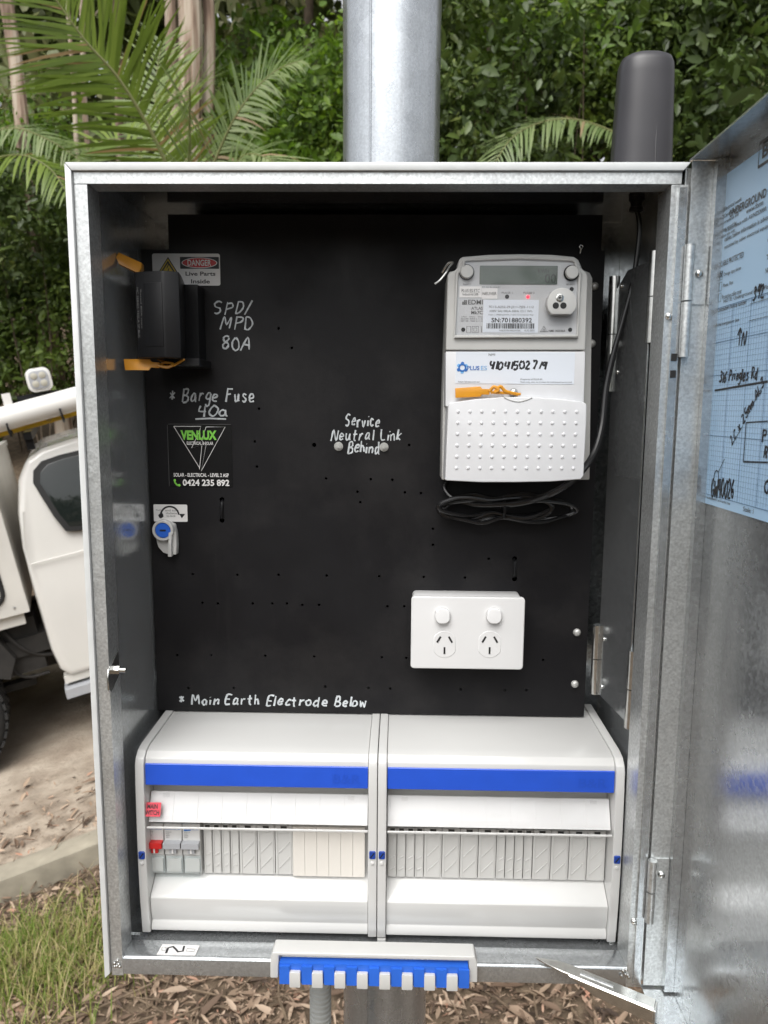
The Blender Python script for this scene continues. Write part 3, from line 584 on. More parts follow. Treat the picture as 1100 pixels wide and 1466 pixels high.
for p in ((354, 537), (386, 573)): flat_poly(f, circ(*vq(*p), .0013, 8), 'green', ven, 'phone_symbol', .0005)
lr = prect(220, 722, 269, 747)
lk, f = sticker('locking_label', lr, 'lab', 'small white label with curved arrow above the blue lock', 'label', .0012)
arc = [xz(243.5+13*math.cos(t)*1.0, 738-13*math.sin(t), YP) for t in np.linspace(math.pi*.98, .1, 14)]
line_mark(f, arc, .0018, 'ink', lk, 'arrow_arc'); e = xz(262, 737, YP)
flat_poly(f, [(e[0]-.0035, e[1]+.001), (e[0]+.0025, e[1]+.001), (e[0]-.001, e[1]-.0035)], 'ink', lk, 'arrow_head')
e = xz(231, 738, YP); flat_poly(f, [(e[0]-.002, e[1]-.002), (e[0]-.0028, e[1]+.0006), (e[0]+.0002, e[1]+.003), (e[0]+.002, e[1]+.002), (e[0]+.0026, e[1]-.001), (e[0], e[1]-.003)], 'ink', lk, 'arrow_tail')
for i, t in enumerate(('and turn', 'clockwise', 'to lock')): lettering(t, f, *prect(237+i*1.0, 729+i*4.0, 256-i*2, 732+i*4.0), 'inkg', lk, .0003)
lettering('Push', f, *prect(224, 729, 231, 731), 'inkg', lk, .0003)
# ---- blue barrel lock in a white arm
cx, cz = xz(234, 759, YP-.012); lock = thing('cam_lock', (cx, YP, cz-.03), 'white plastic lock arm with blue slotted barrel at board edge', 'lock')
b = BM(); plateY(b, [(cx-.0095, cz), (cx-.0085, cz-.012), (cx-.0070, cz-.018), (cx-.002, cz-.024), (cx+.004, cz-.026), (cx+.0115, cz-.026), (cx+.0122, cz-.016), (cx+.0118, cz-.004), (cx+.010, cz+.005), (cx, cz+.010), (cx-.007, cz+.008)], YP-.009, YP-.0002); finish('lock_arm', b, 'dbw2', lock, .0012)
b = BM(); extrude(b, [(cx+.0060, YP-.015, cz-.002), (cx+.0095, YP-.015, cz-.002), (cx+.0085, YP-.015, cz-.014), (cx+.0085, YP-.015, cz-.027), (cx+.0045, YP-.015, cz-.027), (cx+.0055, YP-.015, cz-.014)], (0, .006, 0)); finish('lock_lever', b, 'dbw2', lock, .0006)
b = BM(); lathe(b, (cx, YP-.0088, cz), (0, -1, 0), [(.0108, 0), (.0108, .005), (.0102, .0055), (.0082, .0055), (.0082, .0030)], 24); finish('lock_collar', b, 'dbw', lock)
b = BM(); plateY(b, circ(cx, cz, .0078, 20), YP-.0135, YP-.0110); brl = finish('lock_barrel', b, 'blue2', lock, .0004, 1)
b = BM(); box(b, cx-.0030, cx+.0030, YP-.0139, YP-.0134, cz-.0008, cz+.0008); finish('key_slot', b, 'blkm', brl)

# ---- black fuse holder on the left
fz0, fz1 = xz(230, 503, .055)[1], xz(230, 392, .055)[1]
fx0, fx1 = xz(192, 450, .055)[0], xz(257, 450, .055)[0]
fuse = thing('fuse_holder', ((fx0+fx1)/2, YP, fz0), 'tall black fuse holder with amber seal tags beside the danger sticker', 'fuse holder')
b = BM(); extrude(b, [(fx0, YP-.0002, fz0-.006), (fx0, .060, fz0-.006), (fx0+.002, .056, fz0-.006), (xz(235, 450, .049)[0], .049, fz0-.006), (xz(258, 450, .054)[0], .054, fz0-.006), (xz(262, 450, .075)[0], .075, fz0-.006), (xz(264, 450, .118)[0], YP-.0002, fz0-.006)], (0, 0, fz1-fz0+.008)); finish('body', b, 'blk', fuse, .0018, 2)
b = BM(); extrude(b, [(xz(207, 450, .0535)[0], .0535, fz0+.004), (xz(233, 450, .0485)[0], .0485, fz0+.004), (xz(233, 450, .0485)[0], .0510, fz0+.004), (xz(207, 450, .0535)[0], .0560, fz0+.004)], (0, 0, fz1-fz0-.012)); finish('grip_panel', b, 'blk', fuse, .0010, 2)
b = BM(); box(b, xz(262, 450, .100)[0], xz(284, 450, .100)[0], .100, YP-.0002, fz0-.010, fz1-.002); finish('side_block', b, 'blk', fuse, .0015, 2)
b = BM(); plateY(b, rrect(fx0+.020, fz0-.012, fx1+.012, fz0-.0045, .001, 2), .075, .118); finish('terminal_foot', b, 'blk', fuse, .0008, 1)
fs = Frame((fx0+.0042, .0547, 0), (0, 0, -1), (.02, -.005, 0)); fs.b.normalize(); fs.n = Vector((-.24, -.97, 0))
_t = lettering('MC SERIES TESLA SP BUS', Frame((0, 0, 0), (0, 0, -1), (1, 0, 0)), -fz1+.012, fx0+.0030, -fz0-.012, fx0+.0050, 'faded', fuse, .0, .0)
for vtx in _t.data.vertices: vtx.co.y = .0560-(vtx.co.x-fx0-.002)*.27-.0007
_t2 = lettering('Rated 80A max', Frame((0, 0, 0), (0, 0, -1), (1, 0, 0)), -fz1+.014, fx0+.0066, -fz1+.048, fx0+.0080, 'faded', fuse, .0, .0)
for vtx in _t2.data.vertices: vtx.co.y = .0560-(vtx.co.x-fx0-.002)*.27-.0007
def fpt(px, py, y): p = onY(px, py, y); return (p.x, p.y, p.z)
b = BM(); extrude(b, [fpt(166, 368, .062), fpt(170, 361, .066), fpt(203, 376, .070), fpt(203, 384, .070), fpt(198, 391, .066), fpt(170, 378, .062)], (0, .007, -.001)); finish('seal_tag', b, 'amber', fuse, .0008)
b = BM(); extrude(b, [fpt(177, 514, .060), fpt(214, 514, .062), fpt(217, 518, .064), fpt(228, 519, .066), fpt(228, 527, .066), fpt(216, 526, .064), fpt(213, 530, .062), fpt(179, 530, .060)], (0, .0022, 0)); finish('seal_tag', b, 'amber', fuse, .0006)
b = BM(); tube(b, smooth_path([fpt(226, 523, .066), fpt(240, 526, .066), fpt(248, 521, .068), fpt(236, 519, .07), fpt(230, 524, .07), fpt(246, 524, .07), fpt(264, 514, .075)], 5), .0013, 7); tube(b, [fpt(226, 514, .075), fpt(240, 520, .07)], .0011, 6); finish('seal_strap', b, 'amber', fuse)

# ---- electricity meter
MY = .060
mx0, mz0 = xz(640, 690, MY); mx1, mz1 = xz(838, 366, MY)
met = thing('electricity_meter', ((mx0+mx1)/2, YP, mz0), 'grey electricity meter with lcd display and dimpled white terminal cover', 'meter')
def mo(pts, y=MY): return [xz(a, c, y) for a, c in pts]
b = BM(); plateY(b, mo([(632, 686), (634, 560), (640, 400), (644, 392), (658, 387), (662, 374), (668, 370), (745, 367), (822, 371), (828, 378), (832, 388), (842, 392), (846, 400), (842, 686)], .095), .088, YP-.0002); finish('base', b, 'meter', met, .0015)
b = BM(); plateY(b, mo([(638.5, 501.5), (641, 394), (644, 389), (652, 387), (655, 383), (657, 372), (662, 367.5), (700, 364.5), (745, 363.5), (790, 364.5), (822, 367.5), (829, 372), (832, 383), (836, 387), (840, 390), (842, 395), (838.5, 501.5)]), MY, .0882); finish('upper_case', b, 'meter', met, .0024, 3)
b = BM(); plateY(b, mo([(638.5, 503), (838.5, 503), (836.5, 582), (638, 582)]), MY+.0006, .0882); finish('lower_case', b, 'meterw', met, .0012)
# faceplate behind a clear window with a raised rim
fo = [(651, 482), (654, 398), (655, 391), (662, 385), (664, 375), (668, 372.5), (745, 369.5), (818, 372.5), (823, 376), (825, 386), (830, 392), (829, 400), (826, 482)]
b = BM(); plateY(b, mo(fo), MY-.0012, MY+.0002); fplate = finish('faceplate', b, 'face', met)
b = BM(); tube(b, [Vector((p[0], MY-.0022, p[1])) for p in mo(fo)], .0016, 8, True); finish('window_rim', b, 'meter', met)
MF = Frame((0, MY-.0012, 0), (1, 0, 0), (0, 0, 1)); MF.n = Vector((0, -1, 0))
def mr(*q): return prect(*q, y=MY-.0012)
def mz_(zx, zy): return (620+zx/4.583, 355+zy/4.583)
def mzr(a, c, d, e): p, q = mz_(a, c), mz_(d, e); return mr(p[0], p[1], q[0], q[1])
b = BM(); q = mzr(308, 116, 815, 240); plateY(b, rrect(q[0], q[1], q[2], q[3], .0004, 2), MY-.0018, MY-.0011); lcd = finish('display', b, 'lcd', met)
LF = Frame((0, MY-.0018, 0), (1, 0, 0), (0, 0, 1)); LF.n = Vector((0, -1, 0))
lettering('00', LF, *mzr(735, 172, 805, 232), 'seg', lcd, .0002, .0, 'display_digits'); lettering('KWH', LF, *mzr(690, 140, 760, 165), 'seg', lcd, .0002, .0, 'display_digits')
for zx, zy in ((220, 163), (905, 167)):
    x, z = xz(*mz_(zx, zy), MY); b = BM(); lathe(b, (x, MY-.0010, z), (0, -1, 0), [(.0068, 0), (.0068, .0016), (.0062, .002)], 22); finish('button_ring', b, 'blk', met)
    b = BM(); lathe(b, (x, MY-.0028, z), (0, -1, 0), [(.0058, 0), (.0058, .003), (.0052, .0038), (.002, .004)], 22); finish('button', b, 'meter', met)
q = mzr(175, 252, 318, 326); flat_poly(MF, rrect(*q, .0004, 2), 'lab', met, 'print_patch', .0005, .0005)
lettering('PLUS ES ETC', MF, *mzr(188, 270, 306, 292), 'inkg', met, .0009); lettering('Industrial SIB', MF, *mzr(195, 296, 296, 312), 'inkg', met, .0009)
q = mzr(321, 264, 422, 334); flat_poly(MF, rrect(*q, .0004, 2), 'lab', met, 'print_patch', .0005, .0005); lettering('NEUVER', MF, *mzr(326, 290, 416, 310), 'inkg', met, .0009)
q = mzr(332, 340, 688, 556); flat_poly(MF, rrect(*q, .0003, 2), 'labb', met, 'rating_label', .0004, .0004)
for t, r_, bo in (('7C13-A252-29-J211-7J02-1112', (365, 380, 660, 400), .0), ('230V 50(100)A 50Hz Cl.1 Wh', (370, 408, 650, 425), .0), ('Class 1, 1000imp/kWh, T class Commercial Wgn', (362, 434, 660, 446), .0), ('SN:701880392', (384, 459, 648, 490), .012), ('MADE IN MALAYSIA', (435, 536, 575, 548), .0), ('AUG 2021', (598, 536, 664, 548), .0)):
    lettering(t, MF, *mzr(*r_), 'ink' if bo else 'inkg', met, .0007, bo)
bars = BM(); rb = random.Random(3); q = mzr(352, 494, 665, 530); x = q[0]
while x < q[2]-.0006:
    wd = rb.choice((.0003, .0003, .0006, .0009)); extrude(bars, [MF.p(x, q[1], .0005), MF.p(x+wd, q[1], .0005), MF.p(x+wd, q[3], .0005), MF.p(x, q[3], .0005)], (0, -.0002, 0)); x += wd+rb.choice((.0003, .0004, .0007))
finish('barcode', bars, 'ink', met, smooth=False)
for t, r_, bo in (('EDMI', (231, 340, 326, 371), .015), ('ATLAS', (252, 386, 326, 406), .012), ('Mk7C', (252, 412, 326, 436), .015), ('240V   50Hz   2021', (186, 448, 326, 456), 0), ('SD240 4000 L=1.0', (183, 461, 326, 470), 0), ('SD100 1000 L=1.0', (183, 475, 326, 484), 0), ('PULSE 1', (452, 288, 522, 301), 0), ('PULSE 2', (594, 288, 667, 301), 0), ('C1 A2 B1 D4 R1', (322, 252, 440, 262), 0), ('SELECT', (196, 234, 250, 244), 0), ('SELECT', (874, 234, 932, 244), 0), ('NMI 14/2/36A', (760, 536, 868, 552), .02)):
    lettering(t, MF, *mzr(*r_), 'inkg', met, .0003, bo)
q = mzr(192, 342, 224, 372); sq = BM()
for i in range(3):
    for j in range(3):
        if (i, j) != (0, 2): extrude(sq, [MF.p(q[0]+(q[2]-q[0])*(i+a)/3, q[1]+(q[3]-q[1])*(j+c)/3, .0002) for a, c in ((.05, .05), (.9, .05), (.9, .9), (.05, .9))], (0, -.0002, 0))
finish('maker_mark', sq, 'inkg', met, smooth=False)
for zx, zy in ((198, 537), (898, 538), (908, 272), (485, 321)): flat_poly(MF, circ(*xz(*mz_(zx, zy), MY), .0019, 12), 'ink', met, 'indicator', .0004)
x, z = xz(*mz_(622, 322), MY); b = BM(); lathe(b, (x, MY-.0012, z), (0, -1, 0), [(.0014, 0), (.0014, .0006), (.0007, .0014)], 12); finish('lit_led', b, 'led', met)
for r_ in ((222, 515, 248, 556), (258, 515, 298, 556), (268, 525, 288, 546)):
    q = mzr(*r_); line_mark(MF, [(q[0], q[1]), (q[2], q[1]), (q[2], q[3]), (q[0], q[3])], .0004, 'ink', met, 'print_symbol', closed=True)
line_mark(MF, [xz(*mz_(*p), MY) for p in ((316, 515), (318, 556))], .0004, 'ink', met, 'print_symbol')
line_mark(MF, [xz(*mz_(*p), MY) for p in ((726, 515), (750, 551), (702, 551))], .0006, 'ink', met, 'print_symbol', closed=True); line_mark(MF, [xz(*mz_(*p), MY) for p in ((718, 545), (734, 545), (726, 532))], .0006, 'ink', met, 'print_symbol', closed=True)
# optical port
x, z = xz(*mz_(830, 372), MY); b = BM(); plateY(b, [(x+.0130*math.cos(t), z+.0130*math.sin(t)) for t in np.linspace(R(-48), R(228), 26)], MY-.0110, MY-.0010); port = finish('optical_port', b, 'meter', met, .0010)
for zx, zy, rr_ in ((806, 378, .0028), (856, 378, .0028)): 
    q = xz(*mz_(zx, zy), MY-.011); b = BM(); plateY(b, circ(*q, rr_, 16), MY-.0113, MY-.0109); finish('port_eye', b, 'blkm', port)
q = xz(*mz_(833, 327), MY-.011); b = BM(); lathe(b, (q[0], MY-.011, q[1]), (0, -1, 0), [(.0034, 0), (.0034, .0006), (.0024, .0008), (.0020, .0002)], 16); finish('port_screw', b, 'zinc', port)
b = BM(); box(b, q[0]-.0014, q[0]+.0014, MY-.0122, MY-.0116, q[1]-.0003, q[1]+.0003); box(b, q[0]-.0003, q[0]+.0003, MY-.01225, MY-.0115, q[1]-.0014, q[1]+.0014); finish('screw_cross', b, 'blkm', port)
b = BM(); plateY(b, mo([(652.5, 480.5), (656, 392), (663, 386), (666, 374), (745, 371), (816, 374), (822, 387), (828, 393), (824.5, 480.5)]), MY-.0042, MY-.0036); finish('clear_window', b, 'clear', met)
# number label
q = prect(653, 503.5, 822, 550, MY); flat_poly(Frame((0, MY+.0006, 0), (1, 0, 0), (0, 0, 1)), [], 'labb', met, 'x') if 0 else None
NF = Frame((0, MY+.0006, 0), (1, 0, 0), (0, 0, 1)); NF.n = Vector((0, -1, 0))
flat_poly(NF, rrect(*q, .0006, 2), 'labb', met, 'number_label', .0004, .0004)
def nz(a, c, d, e): return prect(620+a/4.583, 495+c/4.583, 620+d/4.583, 495+e/4.583, MY)
lettering('NMI', NF, *nz(366, 50, 408, 66), 'inkg', met, .0007); lettering('PLUS', NF, *nz(225, 132, 305, 160), 'inkb', met, .0007, .02); lettering('ES', NF, *nz(315, 132, 354, 160), 'inkbl', met, .0007)
cx, cz = xz(620+193/4.583, 495+144/4.583, MY)
for k in range(6):
    t = k*math.pi/3+.5; p = (cx+.0038*math.cos(t), cz+.0038*math.sin(t)); flat_poly(NF, circ(*p, .0016, 8), 'inkb' if k % 2 else 'inkbl', met, 'logo_petal', .0007)
line_mark(NF, circ(cx, cz, .0030, 16), .0016, 'inkb', met, 'logo_ring', .0007, True)
hand('41041502719', NF, *nz(378, 98, 748, 158), 'ink', met, .0009)
for t, r_ in (('https://pluses.com.au/', (166, 230, 308, 244)), ('Property of PLUS ES', (575, 214, 718, 228)), ('Seals may only be broken by authorised personnel', (575, 232, 910, 246))): lettering(t, NF, *nz(*r_), 'inkg', met, .0007)
# amber seal
def sp_(a, c, y): p = onY(620+a/4.583, 495+c/4.583, y); return (p.x, p.y, p.z)
b = BM(); extrude(b, [sp_(*q_, .054) for q_ in ((146, 278), (312, 266), (324, 282), (376, 284), (372, 322), (322, 320), (314, 334), (148, 342))], (0, .0022, 0)); finish('seal_tag', b, 'amber', met, .0006)
b = BM(); tube(b, smooth_path([sp_(372, 300, .054), sp_(400, 270, .053), sp_(430, 290, .052), sp_(405, 305, .053), sp_(440, 268, .053), sp_(465, 288, .053), sp_(480, 300, .053), sp_(560, 320, .054)], 6), .0016, 8); tube(b, [sp_(380, 306, .054), sp_(480, 310, .054), sp_(575, 318, .0545)], .0013, 6); finish('seal_strap', b, 'amber', met)
x, z = xz(620+533/4.583, 495+305/4.583, .054); b = BM(); lathe(b, (x, MY+.0004, z), (0, -1, 0), [(.0038, 0), (.0038, .004), (.0026, .006), (.0008, .0066)], 14); finish('seal_screw', b, 'zinc', met)
# dimpled terminal cover
TY = .050
tc = [(637.5, 688), (641, 600), (642, 580), (645, 576.5), (680, 571.5), (715, 569), (742, 568.2), (770, 569), (805, 571.5), (836, 575.5), (840.5, 579), (840, 600), (836, 681), (832, 686.5), (790, 689.5), (740, 690.5), (690, 690.5)]
b = BM(); plateY(b, mo(tc, TY), TY, .1215); finish('terminal_cover', b, 'meterw', met, .0026, 3)
b = BM(); e0 = [xz(722+40*t/10, 569+6*math.sin(math.pi*t/10), TY) for t in range(11)]; tube(b, [Vector((p[0], TY-.0002, p[1])) for p in e0], .0005, 6); finish('thumb_notch', b, 'meter', met)
pp = BM()
for r_ in range(6):
    for k in range(11):
        px = 656+k*17.0-r_*.5*(k/10)-r_*.5; py = 589+r_*16.2+k*.05
        x, z = xz(px, py, TY); lathe(pp, (x, TY+.0001, z), (0, -1, 0), [(.0017, 0), (.0015, .0006), (.0008, .0010)], 10)
tag(finish('raised_pips', pp, 'meterw', met), kind='stuff')
# seal wire on the meter's upper left corner
b = BM(); tube(b, smooth_path([sp_(60, -480, .075), sp_(100, -540, .07), sp_(130, -545, .07), sp_(105, -515, .068), sp_(85, -480, .066), sp_(45, -430, .064), sp_(10, -405, .062)], 5), .0011, 7); finish('seal_wire', b, 'zinc', met)

# ---- double power point
GY_ = .092
gx0, gz0 = xz(588, 957, GY_); gx1, gz1 = xz(752.5, 856, GY_)
gpo = thing('power_outlet', ((gx0+gx1)/2, YP, gz0), 'white double power outlet with two switches on black board', 'outlet')
b = BM(); plateY(b, rrect(gx0+.0015, gz0+.003, gx1-.0015, gz1-.0015, .004, 4), GY_+.0062, YP-.0002); finish('mounting_block', b, 'white', gpo, .0008)
b = BM(); plateY(b, rrect(gx0, gz0, gx1, gz1, .0036, 5), GY_, GY_+.0058); finish('face_plate', b, 'white', gpo, .0018, 3)
def gz_(zx, zy, y=GY_): return xz(560+zx/3.667, 820+zy/3.667, y)
for zx in (270, 540):
    c_ = gz_(zx, 222); b = BM(); lathe(b, (c_[0], GY_+.0001, c_[1]-.0002), (0, -1, 0), [(.0088, 0), (.0088, .0005), (.0080, .0006), (.0078, .0)], 26); rg = finish('switch_surround', b, 'white', gpo)
    b = BM(); pr_ = rrect(c_[0]-.0072, c_[1]-.0074, c_[0]+.0072, c_[1]+.0074, .0058, 6); plateY(b, pr_, GY_-.0052, GY_-.0003)
    for v_ in b.verts:
        if v_.co.y < GY_-.003: v_.co.y += (v_.co.z-c_[1])*.12
    finish('rocker_switch', b, 'white', gpo, .0014, 3)
for zx in (281, 518):
    c_ = gz_(zx, 376); s_out = []
    ou = [(c_[0]+.0128*math.cos(t), c_[1]+.0138*math.sin(t)) for t in np.linspace(R(30), R(150), 9)]+[(c_[0]+.0128*math.cos(t), c_[1]+.0138*math.sin(t)) for t in np.linspace(R(210), R(330), 9)]
    ou = [(min(max(p[0], c_[0]-.0112), c_[0]+.0112), p[1]) for p in ou]
    b = BM(); plateY(b, ou, GY_-.0005, GY_+.0002); sk = finish('socket', b, 'white', gpo, .0003, 1)
    for ox, oz, an in ((-.0058, .0052, -30), (.0058, .0052, 30), (0, -.0062, 0)):
        a_ = R(an); L_, w_ = (.0035, .0009); ex = Vector((math.cos(a_), 0, math.sin(a_))); ez = Vector((-math.sin(a_), 0, math.cos(a_))); cc = Vector((c_[0]+ox, GY_-.0009, c_[1]+oz))
        b = BM(); extrude(b, [cc+ex*w_*sx+ez*L_*sz for sx, sz in ((-1, -1), (1, -1), (1, 1), (-1, 1))], (0, .0006, 0)); finish('pin_slot', b, 'blkm', sk, smooth=False)

# ---- aerial lead: from the grommet, down past the meter, coiled below it
lead = thing('aerial_cable', (.13, YP-.01, 1.83), 'black cable hanging from roof grommet to a coil under the meter', 'cable')
main = [(GX, GY, ZT-.012)]+[tuple(onY(px, py, y)) for px, py, y in ((916, 330, .085), (907, 400, .088), (893, 455, .090), (878, 508, .090), (868, 555, .088), (862, 610, .080), (850, 650, .070), (826, 682, .058), (795, 704, .062), (760, 717, .085), (720, 722, .095), (680, 722, .10), (650, 714, .11), (637, 700, .118), (640, 690, .122))]
b = BM(); tube(b, smooth_path(main, 7), .0024, 10); finish('lead', b, 'cable', lead)
b = BM(); tube(b, smooth_path([tuple(onY(px, py, y)) for px, py, y in ((878, 508, .0895), (868, 555, .0875), (862, 610, .0795), (850, 650, .0695), (826, 682, .0575), (795, 704, .0615), (760, 717, .0845), (730, 722, .0945))], 7), .0031, 10); finish('heat_shrink_sleeve', b, 'cable', lead)
rl = random.Random(5)
for k in range(5):
    pts = []; rx, rz_, cxp, czp = 88+rl.uniform(-14, 12), 20+rl.uniform(-6, 4), 722+rl.uniform(-14, 12), 727+rl.uniform(-3, 3)
    for t in np.linspace(0, 2*math.pi, 20)[:-1]:
        pinch = 1-.55*math.exp(-((math.cos(t))/.28)**2)
        pts.append(tuple(onY(cxp+rx*math.cos(t), czp+rz_*math.sin(t)*pinch+rl.uniform(-1, 1), .112-.008*math.sin(t+k)-.002*k)))
    b = BM(); tube(b, smooth_path(pts, 4, True), .0021, 8, True); finish('cable_loop', b, 'cable', lead)
x, z = xz(722, 728, .100); b = BM(); tube(b, [Vector((x, .106+.012*math.cos(t), z+.0095*math.sin(t))) for t in np.linspace(0, 6.2832, 18)[:-1]], .0014, 6, True); finish('cable_tie', b, 'blk', lead)

# ================================================================== distribution boards
def dist_board(x0, x1, label, pattern):
    t = thing('distribution_board', ((x0+x1)/2, .09, ZB+.0112), label, 'switchboard')
    tw = .0085; z0 = ZB+.0190; i0, i1 = x0+tw, x1-tw
    # base tray behind
    b = BM(); box(b, x0-.006, x1+.006 if x1 > .1 else x1-.001, .082, .150, ZB+.0116, 1.585); finish('base_tray', b, 'grey', t, .002)
    for sx_, xe in ((-1, x0-.0061), (1, x1+.0061)):
        if (sx_ < 0) == (x0 < 0):
            b = BM()
            for zz, hh in ((1.556, .010), (1.525, .014), (1.495, .010)): box(b, xe, xe+sx_*.003, .068, .100, zz-hh, zz+hh)
            finish('side_lug', b, 'grey', t, .001, 1)
            b = BM(); box(b, xe, xe+sx_*.003, .070, .090, 1.440, 1.452); finish('blue_clip', b, 'blue2', t, .001, 1)
    # moulded cover: top, brow, recess, lower front
    prof = [(.160, 1.6065), (.052, 1.6045), (.042, 1.6025), (.0365, 1.5975), (.0355, 1.5935), (.0360, 1.5710), (.0385, 1.5690), (.0560, 1.5650), (.0560, 1.4700), (.0365, 1.4565), (.0345, 1.4540), (.0350, 1.4400), (.0375, 1.4290), (.0350, 1.4245), (.0345, z0+.0008), (.080, z0+.0008), (.080, 1.56), (.160, 1.56)]
    b = BM(); profX(b, prof, i0+.0001, i1-.0001); finish('cover', b, 'dbw', t, .0007, 2)
    tp = [(.160, 1.6080), (.051, 1.6062), (.040, 1.6040), (.0335, 1.5985), (.0315, 1.5930), (.0300, 1.5700), (.0290, 1.5300), (.0290, 1.4900), (.0300, 1.4550), (.0320, 1.4300), (.0330, z0-.0010), (.085, z0-.0010), (.085, 1.555), (.160, 1.555)]
    for a, c in ((x0, i0-.0002), (i1+.0002, x1)):
        b = BM(); profX(b, tp, a, c); tr = finish('end_trim', b, 'dbw', t, .0011, 3)
        xm = (a+c)/2; z = xz(197 if xm < -.1 else 546, 1224, .029)[1]
        sc = BM(); plateY(sc, rrect(xm-.0030, z-.0040, xm+.0030, z+.0040, .0014, 4), .0278, .0296); so = finish('cover_screw', sc, 'bluedk', t, .0004, 1)
        sl = BM(); extrude(sl, [(xm-.0022, .0276, z-.0022), (xm-.0012, .0276, z-.0026), (xm+.0022, .0276, z+.0022), (xm+.0012, .0276, z+.0026)], (0, .0004, 0)); finish('screw_slot', sl, 'blkm', so, smooth=False)
        nb = BM(); lathe(nb, (xm, .0292, z-.0085), (0, -1, 0), [(.0020, 0), (.0018, .0012), (.0008, .0016)], 10); finish('trim_nub', nb, 'dbw', t)
    # blue brow strip
    b = BM(); profX(b, [(.0338, 1.5930), (.0332, 1.5720), (.0352, 1.5716), (.0352, 1.5934)], i0+.0004, i1-.0004); bs = finish('blue_strip', b, 'blue', t, .0004, 1)
    BF = Frame((0, .0334, 0), (1, 0, 0), (0, 0, 1)); BF.n = Vector((0, -1, 0))
    lettering('B&R', BF, i1-.034, 1.5765, i1-.007, 1.5860, 'bluee', bs, .00035, .02, 'embossed_lettering')
    # label strip and clear flap
    b = BM(); profX(b, [(.0475, 1.5580), (.0365, 1.5325), (.0375, 1.5321), (.0490, 1.5578)], i0+.0008, i1-.0008); finish('label_strip', b, 'white', t)
    fp = [(.0500, 1.5620), (.0435, 1.5610), (.0410, 1.5540), (.0355, 1.5405), (.0325, 1.5312), (.0328, 1.5282), (.0338, 1.5282), (.0338, 1.5312), (.0368, 1.5405), (.0423, 1.5535), (.0448, 1.5598), (.0500, 1.5608)]
    b = BM(); profX(b, fp, i0+.0003, i1-.0003); fl = finish('clear_flap', b, 'clear', t, angle=60)
    b = BM(); profX(b, [(.0318, 1.5300), (.0318, 1.5280), (.0331, 1.5276), (.0333, 1.5300)], i0+.0003, i1-.0003); finish('flap_edge', b, 'dbw', t, .0003, 1)
    for k in range(1, 9):
        x = i0+(i1-i0)*k/9; b = BM(); profX(b, [(.0465, 1.5570), (.0360, 1.5327), (.0366, 1.5325), (.0471, 1.5568)], x-.0002, x+.0002); finish('label_division', b, 'white', t)
    for x in (i0+.017, i1-.017):
        b = BM(); box(b, x-.003, x+.003, (.0405), .0425, 1.5562, 1.5590); finish('flap_clip', b, 'clear', t, .0004, 1)
    # knock-out strips
    x = pattern[0]; zt, zb_ = 1.5232, 1.4712
    for kind, n in pattern[1]:
        for k in range(n):
            wd = {'n': .00885, 'w': .0177, 'p': .0118}[kind]; gp = .00012 if kind == 'p' else .0004; q0, q1 = x+gp, x+wd-gp; yf = .0500 if kind != 'p' else .0480
            b = BM(); plateY(b, [(q0, zb_), (q1, zb_), (q1, zt), (q0, zt)], yf, yf+.005)
            if kind != 'p':
                g = wd*.10
                for rx in (q0+g, q1-g): box(b, rx-.0004, rx+.0004, yf-.0008, yf-.00005, zb_+.0005, zt)
                for zc in ((1.477, 1.493) if kind == 'w' else (1.478, 1.490)):
                    h = (q1-q0-2*g)*.9 if kind == 'w' else .003
                    extrude(b, [(q0+g*1.6, yf-.0007, zc), (q1-g*1.6, yf-.0007, zc+h), (q1-g*1.6, yf-.0007, zc+h+.0009), (q0+g*1.6, yf-.0007, zc+.0009)], (0, .0006, 0))
            st = finish('blanking_strip', b, 'cream' if kind == 'p' else 'dbw2', t)
            if kind != 'p':
                xm = (q0+q1)/2; hw = .0023 if kind == 'n' else .0030
                b = BM(); box(b, xm-hw, xm+hw, yf-.0006, yf-.0001, zt-.0055, zt-.0008); finish('notch', b, 'blkm', st)
                b = BM(); box(b, xm-hw-.0009, xm-hw-.0001, yf-.0014, yf-.0001, zt-.0075, zt); box(b, xm+hw+.0001, xm+hw+.0009, yf-.0014, yf-.0001, zt-.0075, zt); box(b, xm-hw, xm+hw, yf-.0012, yf-.0001, zt-.0072, zt-.0056); finish('notch_frame', b, 'dbw2', st)
            x += wd
    return t
LX0, LX1, RX0, RX1 = -.2268, .0031, .0038, .2350
bx0 = xz(209.5, 1215, .044)[0]
dist_board(LX0, LX1, 'left grey-white distribution board holding three breakers and a red tag', (bx0+.0552, [('n', 4), ('w', 3), ('p', 6)]))
dist_board(RX0, RX1, 'right grey-white distribution board with only blank strips, no breakers', (RX0+.0096, [('n', 4), ('w', 4), ('n', 4), ('w', 4)]))
b = BM(); box(b, .004, .012, .0325, .050, ZB+.0113, ZB+.0160); o = finish('plastic_offcut', b, 'dbw', None, .0006, 1); tag(o, 'tiny white plastic foot between the two boards on the steel floor', 'offcut')
